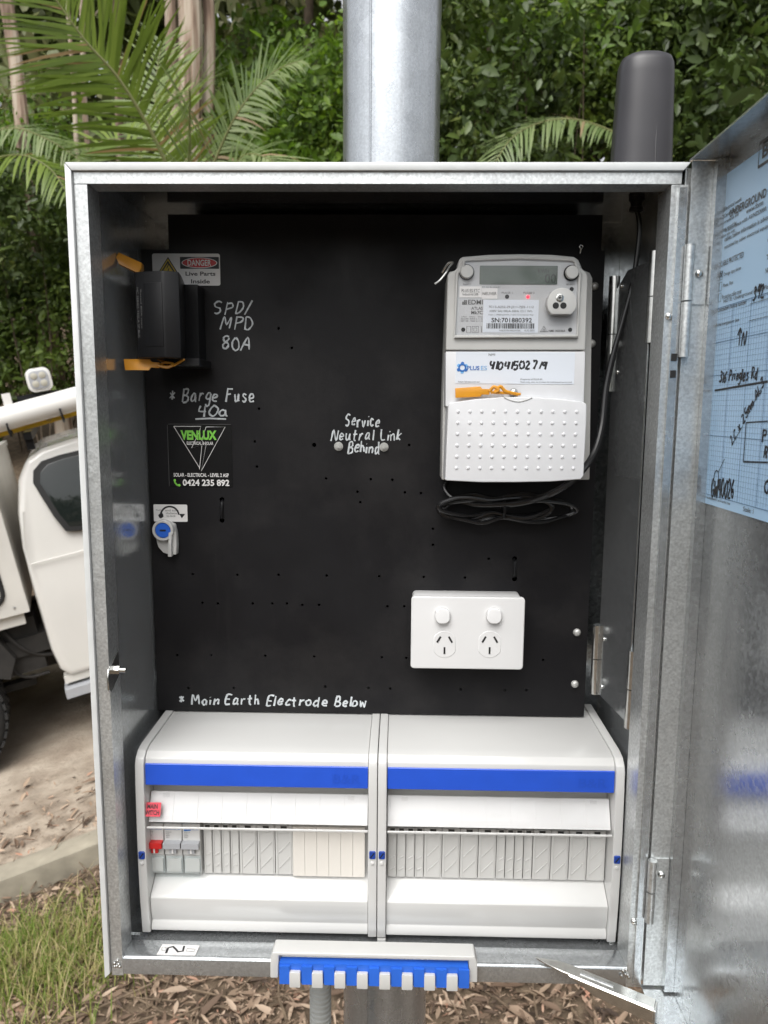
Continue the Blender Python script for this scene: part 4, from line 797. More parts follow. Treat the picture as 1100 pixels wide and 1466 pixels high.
# circuit breakers
for k, (lab_, tm) in enumerate((('breaker with red toggle, leftmost of three in left board', 'red'), ('middle grey breaker between the red one and another grey one', 'grey'), ('rightmost grey breaker of the three, next to blank strips', 'grey'))):
    x0 = bx0+k*.0180+.0003; x1 = x0+.0174
    t = thing('circuit_breaker', ((x0+x1)/2, .055, 1.469), lab_, 'breaker', 'breakers in the left board')
    b = BM(); profX(b, [(.0555, 1.4725), (.0460, 1.4725), (.0460, 1.4930), (.0440, 1.4935), (.0440, 1.5262), (.0555, 1.5268)], x0, x1); finish('body', b, 'dbw', t, .0006, 1)
    f = Frame((0, .0440, 0), (1, 0, 0), (0, 0, 1)); f.n = Vector((0, -1, 0))
    flat_poly(f, [(x0+.0006, 1.5205), (x0+.0080, 1.5205), (x0+.0080, 1.5219), (x0+.0006, 1.5219)] if k < 2 else [(x0+.0015, 1.5190), (x0+.0080, 1.5195), (x0+.0088, 1.5216), (x0+.0015, 1.5221)], 'inkb', t, 'print_bar', .0003)
    lettering('hager', f, x0+.0086, 1.5196, x0+.0168, 1.5224, 'inkb', t, .0003, .02)
    for i in range(4): lettering(('MCN120', 'C20', '6000', '230V')[i] if k else ('SBN180', '80A', '400V', '50Hz')[i], f, x0+.0018, 1.5172-i*.0018, x0+.0018+(.0055, .003, .004, .0035)[i], 1.5183-i*.0018, 'inkg', t, .0003)
    # toggle: wide bar and stem
    b = BM(); box(b, x0+.0002 if k else x0-.0018, x1-.0004, .0378, .0438, 1.5035, 1.5092); finish('toggle', b, tm, t, .0008, 2)
    b = BM(); box(b, x0+.0055, x0+.0122, .0410, .0438, 1.4970, 1.5033); finish('toggle_stem', b, tm, t, .0005, 1)
    b = BM(); box(b, x0+.0080, x0+.0095, .0403, .0409, 1.4972, 1.5018); finish('toggle_mark', b, 'lab', t)
    b = BM(); box(b, x0+.0003, x1-.0003, .0390, .0458, 1.4735, 1.4915); finish('terminal_shield', b, 'clearb', t, .0010, 2)
    b = BM(); box(b, x0+.0016, x1-.0016, .0448, .0459, 1.4755, 1.4895); finish('terminal_face', b, 'dbw2', t)
# main switch tag on the flap
mf = thing('main_switch_tag', (-.215, .04, 1.532), 'red main switch tag on the clear flap of the left board', 'label')
q0, q1 = xz(205, 1168, .0330), xz(231.5, 1149, .0370)
e2 = Vector((0, .0055, .0135)).normalized(); TFm = Frame((0, .0322, q0[1]), (1, 0, 0), e2); TFm.n = Vector((0, -.93, .37))
flat_poly(TFm, [(q0[0], 0), (q1[0], 0), (q1[0], .0128), (q0[0], .0128)], 'redlab', mf, 'tag_plate', .0009, .0004)
lettering('MAIN', TFm, q0[0]+.004, .0072, q1[0]-.003, .0112, 'ink', mf, .0012, .025); lettering('SWITCH', TFm, q0[0]+.0008, .0015, q1[0]-.0012, .0058, 'ink', mf, .0012, .025)

# sticker on the sill
SF = Frame((0, 0, ZB+.0183), (1, 0, 0), (0, .9985, -.055)); SF.n = Vector((0, .055, .9985))
sill_l = thing('sill_sticker', (-.2, .012, ZB+.018), 'small white sticker with black S-shaped symbol on steel sill', 'sticker')
def sq_(px, py): p = onZ(px, py, ZB+.018); return (p.x, max(.0030, min(.0235, p.y)))
flat_poly(SF, [sq_(224, 1369), sq_(279, 1371), sq_(286, 1354), sq_(233, 1352)], 'lab', sill_l, 'backing', .0009, .0008)
line_mark(SF, [sq_(*p) for p in ((238, 1366), (241, 1358), (248, 1356), (252, 1360), (255, 1364), (262, 1363), (264, 1355))], .0022, 'ink', sill_l, 'symbol', .0011)
for pts in (((232, 1357), (238, 1357), (238, 1362), (232, 1362)), ((268, 1359), (280, 1360), (278, 1364), (267, 1363))): line_mark(SF, [sq_(*p) for p in pts], .0005, 'ink', sill_l, 'symbol', .0011, True)

# ---- blue and white ribbed strip clipped over the sill
gr = thing('ribbed_terminal_strip', (-.02, -.004, ZB), 'blue strip with grey teeth in white holder on the cabinet sill', 'terminal strip')
hx0, hx1 = xz(387, 1380, -.006)[0], xz(684, 1390, -.006)[0]
b = BM(); hz1 = xz(530, 1358, .000)[1]
plateY(b, [(hx0, ZB+.0055), (hx0+.0075, ZB+.0055), (hx0+.0085, hz1-.0035), (hx1-.0085, hz1-.0045), (hx1-.0075, ZB+.0055), (hx1, ZB+.0055), (hx1-.0005, hz1-.006), (hx1-.003, hz1), (hx0+.003, hz1), (hx0+.0005, hz1-.006)], -.0075, .0100); finish('holder', b, 'dbw2', gr, .0014, 3)
bx_0, bx_1 = xz(400, 1385, -.010)[0], xz(671, 1385, -.010)[0]
b = BM(); box(b, bx_0, bx_1, -.0095, -.0010, ZB+.0030, ZB+.0225); finish('blue_bar', b, 'blue2', gr, .0022, 3)
for k in range(9):
    xm = bx_0+(bx_1-bx_0)*(k+.0)/8.44; 
    b = BM(); box(b, xm+.0003, xm+.0098, -.0120, -.0096, ZB+.0035, ZB+.0212); finish('blue_rib', b, 'blue2', gr, .0012, 2)
for k in range(8):
    xm = xz(422+32.3*k, 1388, -.014)[0]
    b = BM(); plateY(b, rrect(xm-.0050, ZB+.0015, xm+.0050, ZB+.0165, .0010, 3), -.0135, -.0097); finish('tooth', b, 'dbw2', gr, .0007, 2)
for x in (hx0+.002, hx1-.002): bolt((x, -.0010, ZB+.003), (0, -1, 0), .0028, gr)

# ---- steel pole, conduit, aerial
px0, pxr = .0083, .0545
pole = thing('steel_pole', (px0, .262, 0), 'round galvanised steel pole rising behind the cabinet', 'pole')
b = BM(); cyl(b, (px0, .262, -.3), (px0, .262, 3.6), pxr, n=48); finish('shaft', b, 'pole', pole)
b = BM(); tube(b, [Vector((px0-.022, .262-.0505, z)) for z in np.linspace(0, 3.55, 30)], .0012, 6, flat=(Vector((-.4, -.92, 0)), .4)); finish('seam', b, 'pole', pole)
b = BM()
for z in (1.62, 1.95): box(b, -.12, .12, .1805, .206, z-.02, z+.02)
finish('mounting_strap', b, 'galv', pole)
b = BM(); lathe(b, (px0, .262, 3.6), (0, 0, 1), [(pxr+.002, -.03), (pxr+.002, 0), (pxr*.6, .015), (.001, .02)], 32); finish('cap', b, 'galv', pole)
cx_ = onY(459, 1430, .13).x
cond = thing('flexible_conduit', (cx_, .13, 0), 'grey corrugated conduit running down in front of the pole', 'conduit')
b = BM(); prof = []
for i in range(230): prof += [(.0125, i*.006), (.0125, i*.006+.002), (.0108, i*.006+.003), (.0108, i*.006+.005)]
lathe(b, (cx_, .13, .02), (0, 0, 1), prof, 14); finish('sleeve', b, 'conduit', cond)
ac, ay = onY(918, 228, .085).x, .085
zb0 = ZT+.0006
ant = thing('aerial_housing', (ac, ay, zb0), 'dark grey plastic aerial standing on top right of the cabinet', 'antenna')
b = BM(); zt_ = onY(920, 82, ay).z; H = zt_-zb0; rings = []
prof = [(.0275, 0), (.0272, .004), (.0262, H*.3), (.0252, H*.6), (.0243, H*.85), (.0236, H*.93), (.0215, H*.975), (.016, H), (.0001, H+.0008)]
n = 40
for r_, h in prof:
    rings.append([b.verts.new((ac+r_*math.copysign(abs(math.cos(t))**.8, math.cos(t)), ay+r_*.8*math.copysign(abs(math.sin(t))**.8, math.sin(t)), zb0+h)) for t in np.linspace(0, 2*math.pi, n+1)[:-1]])
for A, B in zip(rings, rings[1:]):
    for i in range(n): b.faces.new((A[i], A[(i+1) % n], B[(i+1) % n], B[i]))
b.faces.new(rings[0][::-1]); finish('shell', b, 'ant', ant, angle=70)
b = BM(); tube(b, [Vector((ac+.006, ay-.0213+.0031*k/8, zb0+.012+k*.009)) for k in range(9)], .0008, 6); finish('moulding_rib', b, 'ant', ant)
b = BM(); lathe(b, (ac, ay, zb0), (0, 0, 1), [(.0283, -.0002), (.0283, .003), (.0270, .0032)], 40); finish('base_gasket', b, 'blk', ant)

# ================================================================== ground, road, edging
def along(x, y): return (x+1.68)*.906+(y-2.3)*.423
def across(x, y): return -(x+1.68)*.423+(y-2.3)*.906
def vnoise(x, y, s):
    return np.sin(x*s*1.7+1.3)*np.cos(y*s*1.3+.7)*.5+np.sin(x*s*3.1+y*s*2.3)*.3+np.cos(x*s*5.3-y*s*4.7+2)*.2
def gz(x, y):
    x = np.asarray(x, float); y = np.asarray(y, float); s, t = along(x, y), across(x, y)
    base = 2.2*np.tanh(.2*s/2.2)
    road = -.05+base+.012*vnoise(x, y, 1.3)
    sp = lambda v: np.logaddexp(0, 3*v)/3
    near = -.16+.13*np.tanh(s/3)+.17*sp(np.clip(s, -40, 12)-1.5)-.17*sp(-np.clip(s, -12, 40)-1.5)+.02*vnoise(x, y, 2.1)+.10*np.clip((-t-.2)/2, 0, 1)*.5
    bk = np.clip((t+.75)/.65, 0, 1); bk = bk*bk*(3-2*bk); near = near*(1-bk)+(road-.105)*bk
    k = np.clip((t+.06)/.05, 0, 1)
    far = np.clip(t-3.35, 0, None); hill = np.where(far > 0, np.minimum(.34*far, 14+.03*far), 0)
    return near*(1-k)+road*k+hill
xs = np.unique(np.concatenate([np.linspace(-400, -30, 18), np.linspace(-30, -5, 26), np.linspace(-5, 4, 110), np.linspace(4, 30, 26), np.linspace(30, 400, 18)]))
ys = np.unique(np.concatenate([np.linspace(-400, -30, 14), np.linspace(-30, -1, 16), np.linspace(-1, 6, 100), np.linspace(6, 40, 40), np.linspace(40, 400, 18)]))
X_, Y_ = np.meshgrid(xs, ys); Zg = gz(X_, Y_)
V = np.stack([X_.ravel(), Y_.ravel(), Zg.ravel()], 1); nx, ny = len(xs), len(ys)
idx = np.arange(nx*ny).reshape(ny, nx); Fq = np.stack([idx[:-1, :-1], idx[:-1, 1:], idx[1:, 1:], idx[1:, :-1]], -1).reshape(-1, 4)
def npmesh(name, V, F, material, parent=None, rnd=None, smooth=False):
    me = bpy.data.meshes.new(name); n, k = F.shape
    me.vertices.add(len(V)); me.vertices.foreach_set('co', np.ascontiguousarray(V, dtype=np.float32).ravel())
    me.loops.add(n*k); me.loops.foreach_set('vertex_index', np.ascontiguousarray(F, dtype=np.int32).ravel())
    me.polygons.add(n); me.polygons.foreach_set('loop_start', np.arange(0, n*k, k, dtype=np.int32)); me.polygons.foreach_set('loop_total', np.full(n, k, dtype=np.int32))
    if smooth: me.polygons.foreach_set('use_smooth', np.ones(n, dtype=bool))
    if rnd is not None:
        a = me.attributes.new('rnd', 'FLOAT', 'POINT'); a.data.foreach_set('value', np.ascontiguousarray(rnd, dtype=np.float32))
    me.update(); me.validate(); me.materials.append(M[material])
    return link(bpy.data.objects.new(name, me), parent)
def ground_mat():
    m = bpy.data.materials.new('forest_floor_and_dirt'); t, b = nodes(m); L = t.links
    g = t.nodes.new('ShaderNodeNewGeometry'); sx = t.nodes.new('ShaderNodeSeparateXYZ'); L.new(g.outputs['Position'], sx.inputs[0])
    def mth(op, a, c):
        x = t.nodes.new('ShaderNodeMath'); x.operation = op
        for i, q in enumerate((a, c)):
            if isinstance(q, (int, float)): x.inputs[i].default_value = q
            else: L.new(q, x.inputs[i])
        return x.outputs[0]
    tt = mth('ADD', mth('MULTIPLY', mth('ADD', sx.outputs[0], 1.68), -.423), mth('MULTIPLY', mth('SUBTRACT', sx.outputs[1], 2.3), .906))
    def noise(s, d=6):
        n = t.nodes.new('ShaderNodeTexNoise'); n.inputs['Scale'].default_value = s; n.inputs['Detail'].default_value = d; L.new(g.outputs['Position'], n.inputs['Vector']); return n.outputs[0]
    def ramp(src, st):
        r = t.nodes.new('ShaderNodeValToRGB'); e = r.color_ramp.elements
        while len(e) < len(st): e.new(.5)
        for i, (p, c) in enumerate(st): e[i].position = p; e[i].color = (*c, 1)
        L.new(src, r.inputs[0]); return r.outputs[0]
    dirt = ramp(noise(5), [(.25, (.24, .19, .145)), (.5, (.36, .30, .235)), (.75, (.46, .395, .32))])
    floor = ramp(noise(22), [(.25, (.055, .040, .026)), (.5, (.12, .085, .055)), (.75, (.20, .15, .10))])
    edge = mth('ADD', tt, mth('MULTIPLY', mth('SUBTRACT', noise(3), .5), .25))
    def step(src, a, c):
        x = t.nodes.new('ShaderNodeMapRange'); x.inputs[1].default_value = a; x.inputs[2].default_value = c; L.new(src, x.inputs[0]); return x.outputs[0]
    on_road = mth('MULTIPLY', step(tt, -.05, -.03), mth('SUBTRACT', 1, step(edge, 3.1, 3.5)))
    leafy = mth('MULTIPLY', step(noise(9), .44, .60), mth('SUBTRACT', 1, step(edge, .1, 1.3)))
    f = mth('MULTIPLY', on_road, mth('SUBTRACT', 1, mth('MULTIPLY', leafy, .6)))
    mx = t.nodes.new('ShaderNodeMix'); mx.data_type = 'RGBA'; L.new(f, mx.inputs[0]); L.new(floor, mx.inputs[6]); L.new(dirt, mx.inputs[7]); L.new(mx.outputs[2], b.inputs['Base Color'])
    b.inputs['Roughness'].default_value = .9
    bp = t.nodes.new('ShaderNodeBump'); bp.inputs['Strength'].default_value = .6; bp.inputs['Distance'].default_value = .02; L.new(noise(45), bp.inputs['Height']); L.new(bp.outputs[0], b.inputs['Normal'])
    return m
M['ground'] = ground_mat()
tag(npmesh('ground', V, Fq, 'ground', smooth=True), kind='structure')
# concrete kerb along the road edge, in lengths
M['kerb'] = mat('weathered_kerb', (.30, .27, .21), .9, 0, .25, 9, .5, 60)
kerb = bpy.data.objects.new('kerb', None); COL.objects.link(kerb); tag(kerb, kind='structure')
for k in range(-5, 7):
    s0, s1 = k*2.4+.7, k*2.4+2.4+.685
    def kp(s, t, dz):
        x = -1.68+s*.906-t*.423; y = 2.3+s*.423+t*.906; return Vector((x, y, float(gz(-1.68+s*.906-.3*.423, 2.3+s*.423+.3*.906))+dz))
    b = BM()
    A = [kp(s0, -.10, -.16), kp(s0, .02, -.16), kp(s0, .02, .018), kp(s0, -.10, .012)]; B = [kp(s1, -.10, -.16), kp(s1, .02, -.16), kp(s1, .02, .018), kp(s1, -.10, .012)]
    va = [b.verts.new(p) for p in A]; vb = [b.verts.new(p) for p in B]; b.faces.new(va[::-1]); b.faces.new(vb)
    for i in range(4): b.faces.new((va[i], va[(i+1) % 4], vb[(i+1) % 4], vb[i]))
    bmesh.ops.recalc_face_normals(b, faces=b.faces[:]); finish('kerb_stone', b, 'kerb', kerb, .012, 2)

# ================================================================== leaves
def leaf_mesh(name, P, D, N, L, W, material, parent=None, rnd=None, fold=.25, curl=0.0):
    """P base, D axis, N normal, arrays; each leaf is two folded quads"""
    n = len(P); D = D/np.linalg.norm(D, axis=1, keepdims=True); S = np.cross(D, N); S /= np.maximum(np.linalg.norm(S, axis=1, keepdims=True), 1e-6); U = np.cross(S, D)
    L = np.broadcast_to(L, n)[:, None]; W = np.broadcast_to(W, n)[:, None]
    def at(l, w, h): return P+D*L*l+S*W*w+U*(W*h-curl*L*l*l)
    Vv = np.stack([at(0, 0, 0), at(.3, .5, fold*.5), at(.68, .42, fold*.42), at(1, 0, 0), at(.68, -.42, fold*.42), at(.3, -.5, fold*.5)], 1).reshape(-1, 3)
    i = np.arange(n)[:, None]*6; F = np.concatenate([i+np.array([0, 1, 2, 3]), i+np.array([0, 3, 4, 5])], 0)
    r = np.repeat(rnd if rnd is not None else rng.random(n), 6)
    return npmesh(name, Vv, F, material, parent, r)
def unit(v): return v/np.maximum(np.linalg.norm(v, axis=1, keepdims=True), 1e-9)
def crown_points(n, c, rad, clumps, cs, shell=.55):
    """leaf positions gathered in clumps through an ellipsoid"""
    q = unit(rng.normal(size=(clumps, 3)))*(shell+(1-shell)*rng.random((clumps, 1)))**.8
    cc = np.array(c)+q*np.array(rad)
    k = rng.integers(0, clumps, n); sz = cs*(.6+.8*rng.random(clumps))
    p = cc[k]+rng.normal(size=(n, 3))*sz[k][:, None]*np.array([1, 1, .7])
    tone = rng.random(clumps)[k]*.55+rng.random(n)*.45
    return p, tone
def foliage(name, n, c, rad, clumps, cs, size, material, parent, droop=.35, aspect=.42, tone=None):
    p, t = crown_points(n, c, rad, clumps, cs)
    d = unit(rng.normal(size=(n, 3))+np.array([0, 0, -droop])); nn = unit(rng.normal(size=(n, 3))*.8+np.array([0, -.5, 1.0]))
    L = size*.9*np.exp(rng.normal(size=n)*.42); return leaf_mesh(name, p, d, nn, L, L*aspect, material, parent, t)
M['leafd'] = leaf_mat('dark_glossy_leaf', [(0, (.030, .050, .014)), (.5, (.070, .108, .028)), (.85, (.125, .175, .045)), (1, (.23, .27, .08))], .38, .25)
M['leafm'] = leaf_mat('mid_green_leaf', [(0, (.055, .09, .018)), (.5, (.11, .165, .034)), (.85, (.17, .235, .05)), (1, (.25, .32, .07))], .45, .35)
M['leafl'] = leaf_mat('lime_leaf', [(0, (.05, .095, .016)), (.5, (.11, .19, .03)), (1, (.22, .32, .05))], .45, .4)
M['leafg'] = leaf_mat('grey_gum_leaf', [(0, (.080, .092, .042)), (.5, (.15, .16, .08)), (.85, (.25, .245, .13)), (1, (.30, .26, .15))], .5, .25)
M['palm'] = leaf_mat('palm_leaflet', [(0, (.08, .13, .014)), (.5, (.145, .215, .028)), (.88, (.22, .295, .05)), (1, (.30, .20, .09))], .36, .32, .5)
M['palmp'] = leaf_mat('pale_palm_leaflet', [(0, (.11, .17, .055)), (.5, (.20, .26, .105)), (.88, (.31, .36, .19)), (1, (.32, .24, .14))], .34, .25, .6)
M['rachis'] = mat('palm_stalk', (.16, .17, .06), .5)
def bark_mat():
    m = mat('peeling_gum_bark', (.4, .32, .25), .85, 0, 0, 6, .5, 30); t = m.node_tree; b = t.nodes['Principled BSDF']; L = t.links
    g = t.nodes.new('ShaderNodeNewGeometry'); mp = t.nodes.new('ShaderNodeMapping'); mp.inputs['Scale'].default_value = (9, 9, .9); L.new(g.outputs['Position'], mp.inputs['Vector'])
    n = t.nodes.new('ShaderNodeTexNoise'); n.inputs['Scale'].default_value = 1.2; n.inputs['Detail'].default_value = 5; L.new(mp.outputs[0], n.inputs['Vector'])
    r = t.nodes.new('ShaderNodeValToRGB'); e = r.color_ramp.elements; e[0].position = .36; e[0].color = (.13, .085, .06, 1); e[1].position = .62; e[1].color = (.46, .39, .31, 1); q = e.new(.48); q.color = (.30, .215, .16, 1)
    L.new(n.outputs[0], r.inputs[0]); L.new(r.outputs[0], b.inputs['Base Color']); return m
M['bark'] = bark_mat()
M['barkd'] = mat('dark_bark', (.10, .075, .05), .9, 0, .3, 8, .6, 40)
def trunk(bm, base, top, r0, r1, wob=.06, k=10):
    a, c = Vector(base), Vector(top); rr = random.Random(int(a.x*1000) & 0xffff)
    pts = [a.lerp(c, i/k)+Vector((rr.uniform(-1, 1), rr.uniform(-1, 1), 0))*wob*(0 if i == 0 else 1) for i in range(k+1)]
    pts = smooth_path(pts, 3); m = len(pts); tube(bm, pts, [r0+(r1-r0)*i/(m-1)+(r0*.35*max(0, 1-i/3)) for i in range(m)], 10)
def tree(name, label, cat, x, y, h, r0, crown, group=None, bark='bark', lm='leafg', lean=(0, 0), nleaf=3000, size=.14, limbs=5):
    z = float(gz(x, y)); t = thing(name, (x, y, z), label, cat, group); b = BM(); rr = random.Random(int(abs(x)*100+y*10)); top = Vector((x+lean[0], y+lean[1], z+h))
    trunk(b, (x, y, z-.2), top, r0, r0*.45, r0*.35)
    cz, crad = crown; tips = []
    for k in range(limbs):
        s = Vector((x, y, z)).lerp(top, rr.uniform(.55, .98)); a = rr.uniform(0, 6.28); e = s+Vector((math.cos(a)*crad[0]*.7, math.sin(a)*crad[1]*.7, rr.uniform(.2, .6)*crad[2])); tube(b, smooth_path([s, s.lerp(e, .5)+Vector((0, 0, -.1)), e], 4), [r0*.3*(1-.7*i/8) for i in range(9)], 6)
    finish('trunk', b, bark, t)
    foliage('crown', nleaf, (top.x, top.y, z+cz), crad, max(14, nleaf//60), min(crad)*.22, size, lm, t); return t
def shrub(name, label, px, py, y, rad, n, size, lm, clumps, cs, group=None, cat='shrub'):
    c = onY(px, py, y); zg = float(gz(c.x, y)); t = thing(name, (c.x, y, zg), label, cat, group); b = BM(); rr = random.Random(px*31+py)
    for k in range(3):
        e = Vector((c.x+rr.uniform(-.7, .7)*rad[0], y+rr.uniform(-.5, .5)*rad[1], c.z+rr.uniform(-.3, .8)*rad[2])); s = Vector((c.x+rr.uniform(-.1, .1), y+rr.uniform(-.1, .1), zg-.1))
        tube(b, smooth_path([s, s.lerp(e, .5)+Vector((rr.uniform(-.1, .1), 0, .1)), e], 4), [.014*(1-.75*i/8) for i in range(9)], 6)
    finish('stems', b, 'barkd', t); foliage('leaves', n, c, rad, clumps, cs, size, lm, t); return t

# ---- palm fronds
def frond(parent, pts, L, n, lm, side=(0, -1, 0), w=.028, droop=.35, fwd=.75, r=.012, lift=0.25, seed=1):
    """feather frond: curved stalk with leaflets down both sides"""
    ks = (PK*4.2+.63)/(4.2+.63); L, w, r = L*ks, w*ks, r*ks
    q = smooth_path(pts, 8); m = len(q); rr = np.random.default_rng(seed); b = BM(); tube(b, q, [r*(1-.8*i/(m-1)) for i in range(m)], 6)
    st = finish('frond_stalk', b, 'rachis', parent); V, F, rn = [], [], []
    nrm = Vector(side)
    for k in range(n):
        f = .06+.93*(k/(n-1))**.95; i = min(int(f*(m-1)), m-2); p = q[i].lerp(q[i+1], f*(m-1)-i); tg = (q[min(i+2, m-1)]-q[max(i-1, 0)]).normalized()
        sd = tg.cross(nrm).normalized(); up = sd.cross(tg)
        ln = L*(.35+.65*math.sin(math.pi*min(1, .12+f*.80))**.7)*(1-.25*max(0, f-.8)/.2)
        for sg in (-1, 1):
            if rr.random() < .07: continue
            jj = rr.uniform(-.24, .24); d = (sd*sg+tg*(fwd+jj+.5*f*f)+up*(lift*rr.uniform(.3, 1.2)))
            d.normalize(); ww = w*rr.uniform(.8, 1.15)*(.6+.6*math.sin(math.pi*min(1, f+.1)))
            wd = d.cross(up).normalized(); dn = droop*rr.uniform(.6, 1.3); base = len(V); tone = rr.random()*.62+.2*(sg > 0) if rr.random() > .05 else 1.0; lk_ = rr.uniform(.72, 1.08)
            for s, hw in ((0, .35), (.25, .5), (.6, .42), (.85, .22), (1, .0)):
                c = p+d*ln*lk_*s+Vector((0, 0, -1))*dn*ln*s*s*.6
                V += [c+wd*ww*hw, c-wd*ww*hw]; rn += [tone, tone]
            for s in range(4): F.append((base+2*s, base+2*s+1, base+2*s+3, base+2*s+2))
    o = npmesh('frond_leaflets', np.array([tuple(v) for v in V]), np.array(F), lm, parent, np.array(rn), smooth=True); return o
PK = 1.5
def P3(l): return [tuple(onY(a, c, y*PK)) for a, c, y in l]
c = onY(255, 330, 6.45); pa = thing('palm', (c.x, 6.45, float(gz(c.x, 6.45))), 'large feather palm arching up behind the left side of the cabinet', 'palm tree')
b = BM(); trunk(b, (c.x, 6.45, float(gz(c.x, 6.45))-.1), (c.x, 6.45, c.z), .10, .08, .01); finish('trunk', b, 'barkd', pa)
frond(pa, P3([(262, 300, 4.3), (225, 205, 4.15), (172, 115, 4.0), (120, 55, 3.9), (60, -30, 3.8)]), .62, 86, 'palm', (.1, -1, .15), .017, .18, .55, .016, .15, 1)
frond(pa, P3([(268, 320, 4.3), (271, 245, 4.0), (272, 180, 3.7), (272, 135, 3.5), (272, 128, 3.2)]), .42, 48, 'palmp', (0, -1, .35), .016, .30, .25, .012, .2, 2)
frond(pa, P3([(275, 320, 4.4), (310, 225, 4.4), (345, 155, 4.3), (390, 105, 4.2), (432, 86, 4.1)]), .36, 54, 'palmp', (.2, -.8, .6), .015, .35, .6, .012, .2, 3)
frond(pa, P3([(280, 320, 4.2), (320, 260, 4.0), (352, 222, 3.9), (392, 232, 3.8), (420, 262, 3.7)]), .30, 28, 'palmp', (.1, -.7, .7), .020, .4, .6, .010, .2, 4)
frond(pa, P3([(255, 320, 4.3), (220, 250, 4.4), (170, 200, 4.6), (120, 215, 4.7)]), .50, 30, 'palm', (.1, -.9, .4), .026, .4, .6, .012, .2, 5)
frond(pa, P3([(262, 320, 4.6), (240, 220, 4.9), (222, 140, 5.1), (232, 60, 5.2)]), .50, 32, 'palm', (-.1, -1, .2), .026, .25, .6, .012, .2, 6)
c = onY(-60, 300, 6.9); pb = thing('palm', (c.x, 6.9, float(gz(c.x, 6.9))), 'drooping palm frond reaching in from the far left edge', 'palm tree')
b = BM(); trunk(b, (c.x, 6.9, float(gz(c.x, 6.9))-.1), (c.x, 6.9, c.z), .09, .08, .01); finish('trunk', b, 'barkd', pb)
frond(pb, P3([(-60, 290, 4.6), (-40, 210, 4.5), (15, 184, 4.4), (75, 203, 4.3), (128, 240, 4.2)]), .28, 48, 'palmp', (.1, -.6, .8), .015, .5, .6, .010, .1, 7)
frond(pb, P3([(-60, 300, 4.6), (-30, 240, 4.4), (25, 222, 4.2), (70, 240, 4.1), (95, 275, 4.0)]), .28, 30, 'palm', (.1, -.6, .8), .022, .6, .6, .010, .1, 8)
frond(pb, P3([(-60, 300, 4.7), (-90, 200, 4.7), (-80, 120, 4.7), (-30, 80, 4.6)]), .4, 30, 'palm', (.1, -1, .2), .024, .4, .6, .010, .1, 9)
PK = 2.05
c = onY(960, 330, 8.2); pc = thing('palm', (c.x, 8.2, float(gz(c.x, 8.2))), 'low palm with pale arching frond left of the grey aerial', 'palm tree')
b = BM(); trunk(b, (c.x, 8.2, float(gz(c.x, 8.2))-.1), (c.x, 8.2, c.z), .10, .09, .01); finish('trunk', b, 'barkd', pc)
frond(pc, P3([(960, 330, 4.0), (905, 215, 3.9), (850, 178, 3.8), (790, 172, 3.7), (735, 196, 3.6), (700, 250, 3.5)]), .27, 54, 'palmp', (-.1, -.6, .8), .014, .55, .6, .010, .05, 11)
frond(pc, P3([(975, 330, 4.3), (1010, 200, 4.6), (1000, 110, 4.9), (960, 62, 5.1), (890, 70, 5.2)]), .26, 34, 'leafd', (-.1, -.7, .7), .024, .4, .6, .010, .1, 12)
frond(pc, P3([(975, 330, 4.0), (1060, 180, 4.4), (1100, 80, 4.7), (1050, 30, 5.0)]), .28, 30, 'leafd', (.1, -.8, .5), .024, .4, .6, .010, .1, 14)

# ---- shrubs and thicket
for a in (('broadleaf_shrub', 'dark leafy shrub directly right of the steel pole', 680, 210, 5.2, (.7, .5, 1.5), 7500, .085, 'leafd', 80, .13),
          ('broadleaf_shrub', 'mid green leafy shrub between the pole and the pale arching frond', 770, 160, 5.8, (.9, .6, 1.7), 7000, .075, 'leafm', 90, .15),
          ('broadleaf_shrub', 'dark shrub behind the grey aerial on the cabinet', 890, 190, 6.0, (.85, .6, 1.7), 7000, .09, 'leafd', 80, .15),
          ('broadleaf_shrub', 'dark shrub above the open door at the right edge', 1060, 180, 5.6, (.85, .6, 1.6), 5000, .12, 'leafd', 80, .15),
          ('vine', 'lime green vine leaves hanging high right of the pole', 705, 70, 4.4, (.34, .2, .22), 130, .085, 'leafl', 20, .10),
          ('vine', 'sparse bright vine sprays above the pale frond', 830, 62, 4.5, (.4, .2, .16), 90, .09, 'leafl', 18, .10),
          ('round_bush', 'lime green bush just left of the pole top', 470, 200, 6.5, (.6, .5, .95), 3400, .085, 'leafl', 70, .14),
          ('round_bush', 'small mid green bush behind the silvery palm frond', 410, 225, 7.0, (.8, .6, .8), 4200, .085, 'leafm', 60, .14),
          ('round_bush', 'yellow green bush high between trunks and pole', 375, 100, 9.0, (.6, .5, .6), 1100, .11, 'leafl', 50, .16),
          ('hedge_bush', 'dense dark bush at the left edge beside the cabinet rim', 45, 330, 5.6, (.65, .5, .62), 6500, .060, 'leafd', 90, .10),
          ('hedge_bush', 'bright leafy bush at the left edge under the palm frond', 10, 235, 6.4, (.75, .5, .55), 3400, .075, 'leafl', 60, .13),
          ('hedge_bush', 'green bush right behind the parked ute work light', 70, 470, 5.9, (.9, .5, .75), 7000, .062, 'leafm', 100, .11),
          ('hedge_bush', 'low dark bush at the far left above the ute tray', -40, 480, 6.0, (.7, .5, .8), 5000, .065, 'leafd', 80, .12)):
    px_s, py_s, y_s, rad_s, n_s, size_s, lm_s, cl_s, cs_s = a[2:]
    k_s = 1.9 if a[0] == 'vine' else 1.62 if px_s > 600 else 1.35 if px_s > 300 else 1.42      # distance beyond the road
    q_s = (y_s*k_s+.63)/(y_s+.63); shrub(a[0], a[1], px_s, py_s, y_s*k_s, tuple(v*q_s for v in rad_s), int(n_s*1.7), size_s*(.72+.28*q_s), lm_s, int(cl_s*1.4), cs_s*q_s)
